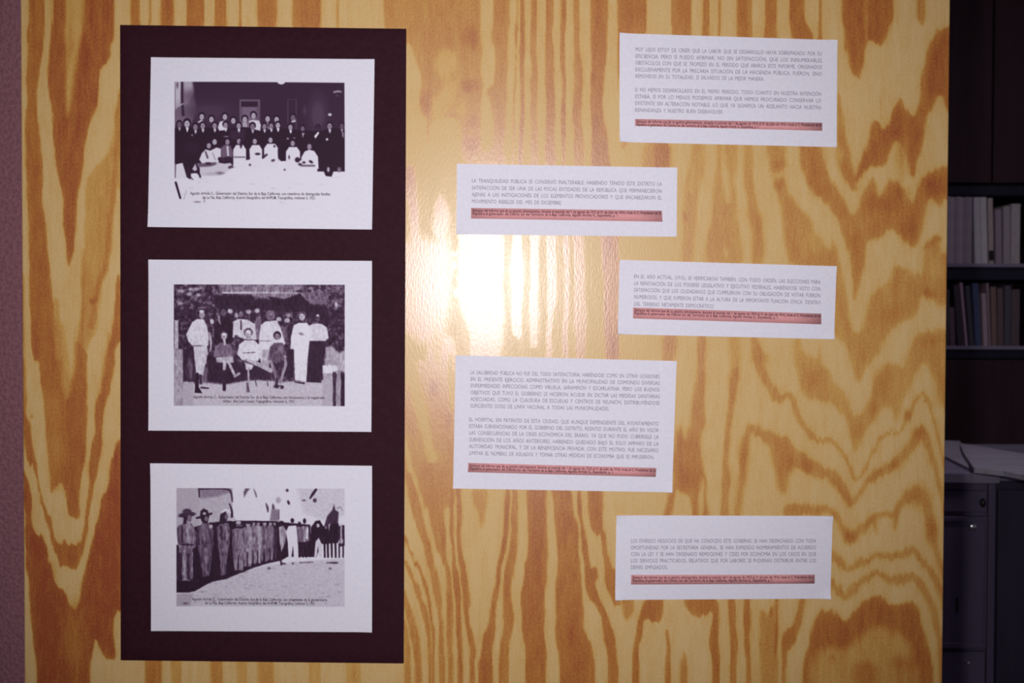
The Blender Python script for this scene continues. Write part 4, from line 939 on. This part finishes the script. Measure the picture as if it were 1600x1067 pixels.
    p.poly([(484, 868), (487, 822), (494, 812), (501, 811), (506, 820), (530, 816), (531, 840), (529, 846), (502, 848), (496, 868)], .06, 1.1)
    p.poly([(494, 844), (499, 838), (505, 850), (504, 868), (500, 868), (498, 852), (496, 868), (492, 868)], .86, .9); p.ell(498, 819, 2.4, 3, .8, .8); p.ell(510, 822, 2.4, 2.6, .55, .8); p.poly([(514, 818), (517, 816), (515, 828)], .75, .8)
    for x in (508, 513, 519, 525): p.stroke([(x, 844, 3.4), (x + .5, 868, 2.8)], .07, .8)
    p.poly([(530, 820), (539, 818), (540, 850), (532, 852)], .12, 1); p.stroke([(534, 818, 2.4), (534, 846, 2.4)], .75, .9); p.ell(535, 843, 2.4, 4, .7, 1)
    for x in (531, 537): p.stroke([(x, 848, 2.6), (x, 868, 2.2)], .1, .8)
    # three near soldiers
    p.poly([(340, 823), (346, 816), (358, 815), (361, 826), (360, 850), (356, 872), (354, 896), (347, 898), (345, 872), (342, 848)], .42, 1.1); p.stroke([(347, 822, 4), (348, 840, 3)], .18, 1.3); p.stroke([(355, 822, 3), (356, 842, 3)], .55, 1.2); p.poly([(344, 818), (346, 802), (354, 798), (358, 806), (354, 816)], .1, 1); p.stroke([(348, 798, 2), (356, 794, 3), (361, 800, 2)], .94, .9); p.ell(355, 806, 2.6, 4, .45, 1); p.ell(347, 901, 9, 2.6, .08, 1)
    p.poly([(308, 832), (311, 822), (319, 816), (329, 817), (335, 826), (335, 849), (332, 872), (329, 898), (319, 900), (315, 876), (311, 852)], .36, 1.1); p.stroke([(322, 820, 7), (323, 842, 6)], .46, 2); p.stroke([(311, 826, 3), (312, 848, 4)], .18, 1.4); p.stroke([(323, 856, 4), (324, 892, 3.5)], .5, 1.6); p.poly([(314, 806), (315, 797), (320, 793), (326, 796), (329, 803), (326, 816), (318, 816)], .1, .9); p.stroke([(309, 808, 3), (320, 805.5, 3.6), (332, 801, 3.2)], .09, .9); p.ell(324, 809, 2.8, 4, .5, .9); p.ell(321, 801, 2.6, 2, .8, .9); p.ell(321, 907, 10.5, 3.2, .06, 1); p.ell(331, 821, 3, 3, .75, 1)
    p.poly([(278, 832), (281, 820), (290, 815), (302, 817), (308, 830), (308, 852), (303, 856), (302, 880), (303, 906), (278, 908), (280, 870), (281, 852)], .46, 1.2); p.stroke([(280, 824, 3), (282, 848, 4)], .3, 1.3); p.stroke([(296, 820, 8), (296, 843, 8)], .6, 2); p.stroke([(286, 822, 3), (287, 845, 3)], .16, 1.2); p.stroke([(286, 849, 3), (304, 850, 3)], .2, 1); p.stroke([(290, 860, 4), (290, 904, 3.5)], .62, 1.5); p.stroke([(302, 862, 2.4), (302, 900, 2.4)], .6, 1); p.poly([(278, 862), (286, 862), (286, 906), (278, 908)], .16, 1.6); p.stroke([(296, 866, 4), (296, 902, 4)], .2, 1.6)
    p.ell(294, 803, 13.5, 4.2, .22, .9, -7); p.ell(294, 798, 7, 4.5, .26, .9); p.ell(297.5, 809, 4, 5.4, .5, .9); p.poly([(289, 805), (295, 806), (293, 817), (288, 817)], .1, 1); p.poly([(277, 906), (297, 906), (299, 913), (306, 917), (304, 922), (297, 924), (277, 924)], .05, .9); p.stroke([(300, 905, 3), (312, 906, 3)], .12, 1)
    p.poly([(270, 926), (304, 926), (298, 950), (270, 950)], .68, 2.5, .8); p.ell(292, 941, 4, 1.6, .4, 1.2)
    mid = np.clip(4 * p.V * (1 - p.V), 0, 1)
    p.V += (vnoise(X / 1.8, Y / 6.0, 48) - .5) * .30 * mid * (Y < 905) * (Y > 812) * (p.V < .72) + (vnoise(X / 2.0, Y / 2.0, 47) - .5) * .07


GP = 'photocopied pictures on the dark board'
PRINTS = [
    (picture_family, [(238, 91), (586, 94), (582, 359), (233, 355)], (271, 543, 126, 320),
     'white sheet with picture of seated women and dark suited crowd, topmost on the dark board',
     [('Agustín Arriola C., Gobernador del Distrito Sur de la Baja California, con miembros de distinguidas familias', (299, 302.4), (517, 303.6)),
      ('de La Paz, Baja California. Acervo Geográfico del AHPLM, Topográfica, volumen 2, 1921', (318, 308.8), (494, 309.7))]),
    (picture_staff, [(234, 406), (582, 408), (581, 674), (234, 672)], (273, 540, 444, 634),
     'white sheet with picture of men in white posing outdoors, middle one on the dark board',
     [('Agustín Arriola C., Gobernador del Distrito Sur de la Baja California, con funcionarios y el magistrado', (304, 619.3), (508, 620.6)),
      ('militar, don Luis Osuna. Topográfica, volumen 2, 1921', (350, 625.8), (462, 626.6))]),
    (picture_guard, [(237, 723), (582, 727), (582, 986), (238, 984)], (277, 540, 761, 946),
     'white sheet with picture of a row of men in hats, lowest on the dark board',
     [('Agustín Arriola C., Gobernador del Distrito Sur de la Baja California, con integrantes de la gendarmería', (302, 934), (512, 935.4)),
      ('de La Paz, Baja California. Acervo Geográfico del AHPLM, Topográfica, volumen 2, 1921', (322, 940), (494, 941))]),
]
for k, (fn, c, (x0, x1, y0, y1), label, cap) in enumerate(PRINTS):
    o = sheet('photocopy_sheet', c, -BT - 0.0006, -BT - 0.0001, label, 'picture sheet', None, 60 + k, 0.0015)
    st = 0.8
    cols, rows = int((x1 - x0) / st) + 1, int((y1 - y0) / st) + 1
    tilt = (0.0075, 0.006, 0.009)[k]
    GX, GY = np.meshgrid(np.linspace(x0, x1, cols), np.linspace(y0, y1, rows))
    pn = Paint(GX, GY, 0.93)
    pn.sm = 0
    fn(pn, GX, GY)
    # a soft white margin where the copy fades out
    if fn is picture_family:
        e = np.clip(np.minimum(np.minimum(GX - 274.2, 540 - GX), np.minimum(GY - 128.5, 319 - GY)) / 1.0, 0, 1)
    else:
        e = np.clip(np.minimum(np.minimum(GX - x0, x1 - GX), np.minimum(GY - y0, y1 - GY)) / 1.0, 0, 1)
    pn.V = 0.93 * (1 - e) + pn.V * e
    yy = -BT - 0.00075
    a, b, cc, dd = [np.array(at_y(px, py, 0.0)) for px, py in ((x0, y0), (x1, y0 + tilt * (x1 - x0) * .35), (x1, y1 + tilt * (x1 - x0) * .35), (x0, y1))]
    U = ((GX - x0) / (x1 - x0))[..., None]
    W = ((GY - y0) / (y1 - y0))[..., None]
    Pp = (a * (1 - U) + b * U) * (1 - W) + (dd * (1 - U) + cc * U) * W
    Pp[..., 1] = yy
    me = grid_mesh('printed_picture', Pp.reshape(-1, 3), cols, rows)
    float_attr(me, 'tone', np.clip(pn.V, 0, 1).ravel())
    pic = link('printed_picture', me, M['print'], o)
    text_block('caption', [(s, p0, p1, 4.6, True) for s, p0, p1 in cap], M['ink_dark'], o, yy - 0.0001, True)

# ------------------------------------------------------------------ room behind, right of the panel
# bookcase
BF, BB = 2.36, 2.72                       # front, back
def zy(py, y=BF, px=1530): return at_y(px, py, y).z
def xy(px, y=BF, py=400): return at_y(px, py, y).x
bx0, bx1 = xy(1330), xy(1660)
zA, zB, zC = zy(305), zy(412), zy(541)    # undersides / tops of boards
case = empty('bookcase', ((bx0 + bx1) / 2, (BF + BB) / 2, 0))
tag(case, 'dark wooden bookcase with closed upper cupboard behind the plywood', 'bookcase')
box('side_panel', (bx0 - 0.03, bx0, BF, BB, 0, 2.62), M['darkwood'], case)
box('side_panel', (bx1, bx1 + 0.03, BF, BB, 0, 2.62), M['darkwood'], case)
box('back_panel', (bx0, bx1, BB - 0.012, BB, 0.02, 2.60), M['darkwood'], case)
shelf_z = [(zy(288), zy(305)), (zy(437), zy(414.5)), (zy(560), zy(543))]
for i, (za, zb) in enumerate(shelf_z):
    z0, z1 = min(za, zb), max(za, zb)
    sh = box('shelf', (bx0, bx1, BF + 0.005, BB - 0.012, z0, z1), M['shelf'], case, bev=0.002)
    if i:
        box('shelf_lip', (bx0, bx1, BF - 0.006, BF + 0.004, z1 - 0.006, z1 + 0.006), M['cabtop'], sh)
for za in (zy(690), 0.1, 0.45):
    box('shelf', (bx0, bx1, BF + 0.005, BB - 0.012, za - 0.03, za), M['shelf'], case, bev=0.002)
box('top_board', (bx0 - 0.03, bx1 + 0.03, BF - 0.01, BB, 2.60, 2.64), M['darkwood'], case)
zdoor = max(shelf_z[0])
mid = xy(1546)
for a, b in ((bx0, mid - 0.002), (mid + 0.002, bx1)):
    dr = box('cupboard_door', (a + 0.002, b - 0.002, BF - 0.014, BF + 0.004, zdoor + 0.004, 2.595), M['darkwood'], case, bev=0.002)
# dark plain board closing the lower part of the case
zlow = min(shelf_z[2])
box('lower_door', (bx0 + 0.002, bx1 - 0.002, BF - 0.012, BF + 0.004, 0.02, zlow - 0.004), M['darkwood'], case, bev=0.002)

BOOKMATS = {}
def book_mat(c):
    if c not in BOOKMATS:
        BOOKMATS[c] = noisy('book_cloth', c, tuple(v * 1.25 for v in c), 60, 0.7, 0.25, stretch=(2, 1, .4))
    return BOOKMATS[c]


def book(px0, px1, ptop, base, colour, label, group, lean=0.0, depth=0.22, setback=0.006, tag_dark=False):
    x0, x1 = xy(px0), xy(px1)
    h = zy(ptop) - base
    w = x1 - x0 - 0.0006
    r = empty('book', (x0 + w / 2, BF + setback, base))
    bm = bmesh.new()
    t = min(0.0022, w * 0.25)
    add_box(bm, -w / 2, w / 2, 0, t, 0, h, bev=min(0.0012, w * .2))
    add_box(bm, -w / 2, -w / 2 + t, t, depth, 0, h)
    add_box(bm, w / 2 - t, w / 2, t, depth, 0, h)
    bm_obj('cover', bm, book_mat(colour), None).parent = r
    bm = bmesh.new()
    add_box(bm, -w / 2 + t, w / 2 - t, t, depth - 0.004, 0.003, h - 0.003)
    bm_obj('page_block', bm, M['pages'], None).parent = r
    if tag_dark:
        bm = bmesh.new()
        add_box(bm, -w / 2 * .98, w / 2 * .98, -0.0006, 0.0002, 0.016, 0.052)
        q = bm_obj('spine_label', bm, M['black'], None)
        q.parent = r
        tag(q, 'dark square spine label')
    r.rotation_euler = (0, lean, 0)
    tag(r, label, 'book', group)
    return r


b1 = max(shelf_z[1]) + 0.0012
G1 = 'books on the upper open shelf'
up_row = [(1462, 1468.5), (1468.5, 1474), (1474, 1480), (1480, 1486.5), (1486.5, 1491), (1491, 1496), (1496, 1500), (1500, 1505), (1505, 1511), (1511, 1515.5), (1515.5, 1519)]
ordn = ['first', 'second', 'third', 'fourth', 'fifth', 'sixth', 'seventh', 'eighth', 'ninth', 'tenth', 'eleventh']
for i, (a, b) in enumerate(up_row):
    c = [(0.34, 0.29, 0.33), (0.40, 0.34, 0.38), (0.30, 0.25, 0.30)][i % 3]
    book(a, b, 304.5 + 2.2 + (i % 3) * 0.7, b1, c, 'thin mauve grey volume on upper shelf, %s of eleven from the left' % ordn[i], G1)
book(1525, 1534.4, 307.5, b1, (0.50, 0.47, 0.49), 'pale grey book leaning slightly on upper shelf, left of a twin', G1, lean=-0.035)
book(1534.8, 1545, 307.5, b1, (0.46, 0.43, 0.45), 'pale grey book leaning slightly on upper shelf, right of a twin', G1, lean=-0.035)
book(1547, 1554.5, 309, b1, (0.34, 0.28, 0.27), 'brown grey book leaning on upper shelf with dark square spine label', G1, lean=-0.03, tag_dark=True)
book(1557.5, 1567, 327, b1, (0.26, 0.20, 0.25), 'shorter purple book on upper shelf beside the labelled one', G1, lean=-0.02)
book(1569.5, 1580, 322, b1, (0.30, 0.26, 0.28), 'grey purple book on upper shelf second from right edge', G1, lean=-0.01)
book(1581, 1595, 318, b1, (0.36, 0.32, 0.32), 'wide grey brown book on upper shelf at the right edge', G1)
b2 = max(shelf_z[2]) + 0.0012
G2 = 'dark books on the lower open shelf'
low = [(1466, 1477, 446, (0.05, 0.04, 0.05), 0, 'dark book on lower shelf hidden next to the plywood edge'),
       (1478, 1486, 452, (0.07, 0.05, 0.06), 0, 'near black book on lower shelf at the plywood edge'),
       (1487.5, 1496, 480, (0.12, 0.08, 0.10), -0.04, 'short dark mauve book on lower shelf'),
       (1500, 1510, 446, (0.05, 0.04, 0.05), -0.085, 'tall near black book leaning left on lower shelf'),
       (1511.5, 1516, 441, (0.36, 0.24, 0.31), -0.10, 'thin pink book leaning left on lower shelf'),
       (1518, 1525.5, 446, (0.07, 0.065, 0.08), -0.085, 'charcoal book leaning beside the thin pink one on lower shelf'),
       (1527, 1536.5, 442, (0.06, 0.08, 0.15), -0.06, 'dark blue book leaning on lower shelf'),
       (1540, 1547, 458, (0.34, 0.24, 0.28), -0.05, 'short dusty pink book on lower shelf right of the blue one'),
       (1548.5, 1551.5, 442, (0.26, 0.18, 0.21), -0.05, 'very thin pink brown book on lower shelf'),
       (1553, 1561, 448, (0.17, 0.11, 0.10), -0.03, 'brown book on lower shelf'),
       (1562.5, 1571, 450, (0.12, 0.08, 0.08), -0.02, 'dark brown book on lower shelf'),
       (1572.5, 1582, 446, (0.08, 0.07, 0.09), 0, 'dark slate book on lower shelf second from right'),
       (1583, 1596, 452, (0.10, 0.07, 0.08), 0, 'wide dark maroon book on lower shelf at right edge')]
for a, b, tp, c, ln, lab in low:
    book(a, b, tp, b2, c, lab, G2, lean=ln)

# cabinet in front of the bookcase
CF, CB = 1.25, 1.86
def cx(px, py=880): return at_y(px, py, CF).x
def cz(py, px=1520): return at_y(px, py, CF).z
ztop = cz(738)
c0, c1 = cx(1330), cx(1556)
cab = empty('wooden_cabinet', ((c0 + c1) / 2, (CF + CB) / 2, 0))
tag(cab, 'dark purple grey cabinet with drawer and panelled door right behind the plywood', 'cabinet')
box('carcass', (c0, c1, CF + 0.012, CB, 0.0, ztop - 0.028), M['cabwood'], cab, bev=0.002)
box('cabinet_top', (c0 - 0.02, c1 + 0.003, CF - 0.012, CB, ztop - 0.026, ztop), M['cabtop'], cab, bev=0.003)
dw = box('drawer', (cx(1440), cx(1541), CF, CF + 0.011, cz(800), cz(767)), M['cabwood'], cab, bev=0.002)
bm = bmesh.new()
bmesh.ops.create_uvsphere(bm, u_segments=16, v_segments=10, radius=0.009)
for v in bm.verts: v.co = Vector((v.co.x * .8 + cx(1534, 785), v.co.y * .8 + CF - 0.006, v.co.z * 1.25 + cz(785)))
bm_obj('drawer_knob', bm, M['black'], dw, True)
dr = box('door', (cx(1440), cx(1541), CF, CF + 0.011, cz(1012), cz(807)), M['cabwood'], cab, bev=0.002)
for nm, b in (('door_stile', (cx(1538.5), cx(1541), CF - 0.004, CF, cz(1012), cz(807))), ('door_rail', (cx(1440), cx(1538.5), CF - 0.004, CF, cz(814), cz(807))), ('door_rail', (cx(1440), cx(1538.5), CF - 0.004, CF, cz(1012), cz(1004)))):
    box(nm, b, M['cabwood'], dr, bev=0.001)
def lathe_knob(px, py, r, mat, name, parent):
    bm = bmesh.new()
    prof = [(0.0, -0.016), (r * .7, -0.0155), (r, -0.012), (r * .9, -0.009), (r * .45, -0.006), (r * .5, 0.0)]
    n = 18
    rings = []
    for (rr, yy) in prof:
        rings.append([bm.verts.new((cx(px, py) + rr * math.cos(2 * math.pi * i / n), CF + yy, cz(py) + rr * math.sin(2 * math.pi * i / n))) for i in range(n)] if rr > 0 else [bm.verts.new((cx(px, py), CF + yy, cz(py)))])
    for a, b in zip(rings[:-1], rings[1:]):
        for i in range(n):
            if len(a) == 1: bm.faces.new((a[0], b[i], b[(i + 1) % n]))
            else: bm.faces.new((a[i], b[i], b[(i + 1) % n], a[(i + 1) % n]))
    return bm_obj(name, bm, mat, parent, True)
tag(lathe_knob(1517, 821.5, 0.0095, M['steel'], 'door_knob', dr), 'bright steel knob')
bm = bmesh.new()
add_box(bm, cx(1494), cx(1498), CF - 0.003, CF + 0.001, cz(955), cz(934), bev=0.001)
tag(bm_obj('door_slot', bm, M['black'], dr), 'dark slot plate')
lowdr = box('drawer', (cx(1440), cx(1541), CF, CF + 0.011, cz(1100), cz(1018)), M['cabwood'], cab, bev=0.002)
tag(lathe_knob(1510, 1033, 0.004, M['steel'], 'drawer_knob', lowdr), 'small steel knob')
box('corner_post', (cx(1544), cx(1555), CF, CF + 0.012, 0.0, cz(745)), M['cabwood'], cab, bev=0.002)
# neighbouring cabinet
d0, d1 = cx(1563), cx(1790)
cab2 = empty('wooden_cabinet', ((d0 + d1) / 2, (CF + CB) / 2 + 0.03, 0))
tag(cab2, 'dark cabinet at the right edge of the picture standing beside the cabinet with steel knob', 'cabinet')
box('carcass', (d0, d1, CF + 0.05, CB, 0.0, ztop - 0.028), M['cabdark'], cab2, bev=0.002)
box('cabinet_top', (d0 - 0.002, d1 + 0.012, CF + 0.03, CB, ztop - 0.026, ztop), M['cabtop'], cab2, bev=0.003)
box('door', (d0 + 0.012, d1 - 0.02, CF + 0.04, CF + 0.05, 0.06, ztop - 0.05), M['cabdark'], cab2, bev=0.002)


def flat_paper(name, pix, z, th, mat, label):
    pts = [at_z(px, py, z + th) for px, py in pix]
    c = sum(pts, Vector()) / len(pts)
    bm = bmesh.new()
    topv = [bm.verts.new((p.x, p.y, z + th)) for p in pts]
    botv = [bm.verts.new((p.x, p.y, z)) for p in pts]
    bm.faces.new(topv)
    bm.faces.new(list(reversed(botv)))
    n = len(pts)
    for i in range(n):
        bm.faces.new((topv[i], botv[i], botv[(i + 1) % n], topv[(i + 1) % n]))
    o = bm_obj(name, bm, mat)
    return tag(o, label, 'newspaper', 'newspapers lying on the cabinets')


flat_paper('folded_newspaper', [(1440, 686), (1500, 689), (1514, 731), (1480, 714), (1440, 705)], ztop + 0.0005, 0.008, M['newsprint'], 'grey folded newspaper on the cabinet next to the plywood edge')
flat_paper('folded_newspaper', [(1500, 692), (1530, 697), (1600, 709), (1600, 742), (1568, 736), (1522, 731), (1505, 706)], ztop + 0.0090, 0.012, M['newsprint'], 'thicker grey newspaper lying across the two cabinet tops')

# ceiling light of the room behind
lamp = empty('ceiling_light', (1.25, 0.75, 2.90))
tag(lamp, 'white fluorescent ceiling light over the shelves', 'lamp')
box('housing', (0.95, 1.55, 0.60, 0.90, 2.86, 2.8995), M['lightfix'], lamp, bev=0.004)
em, N_, L_, b_ = new_mat('lit_diffuser', (0.8, 0.8, 0.8), 0.5)
b_.inputs['Emission Color'].default_value = (0.92, 0.82, 1.0, 1)
b_.inputs['Emission Strength'].default_value = 15
box('diffuser', (0.97, 1.53, 0.62, 0.88, 2.852, 2.8598), em, lamp)
bpy.context.view_layer.update()
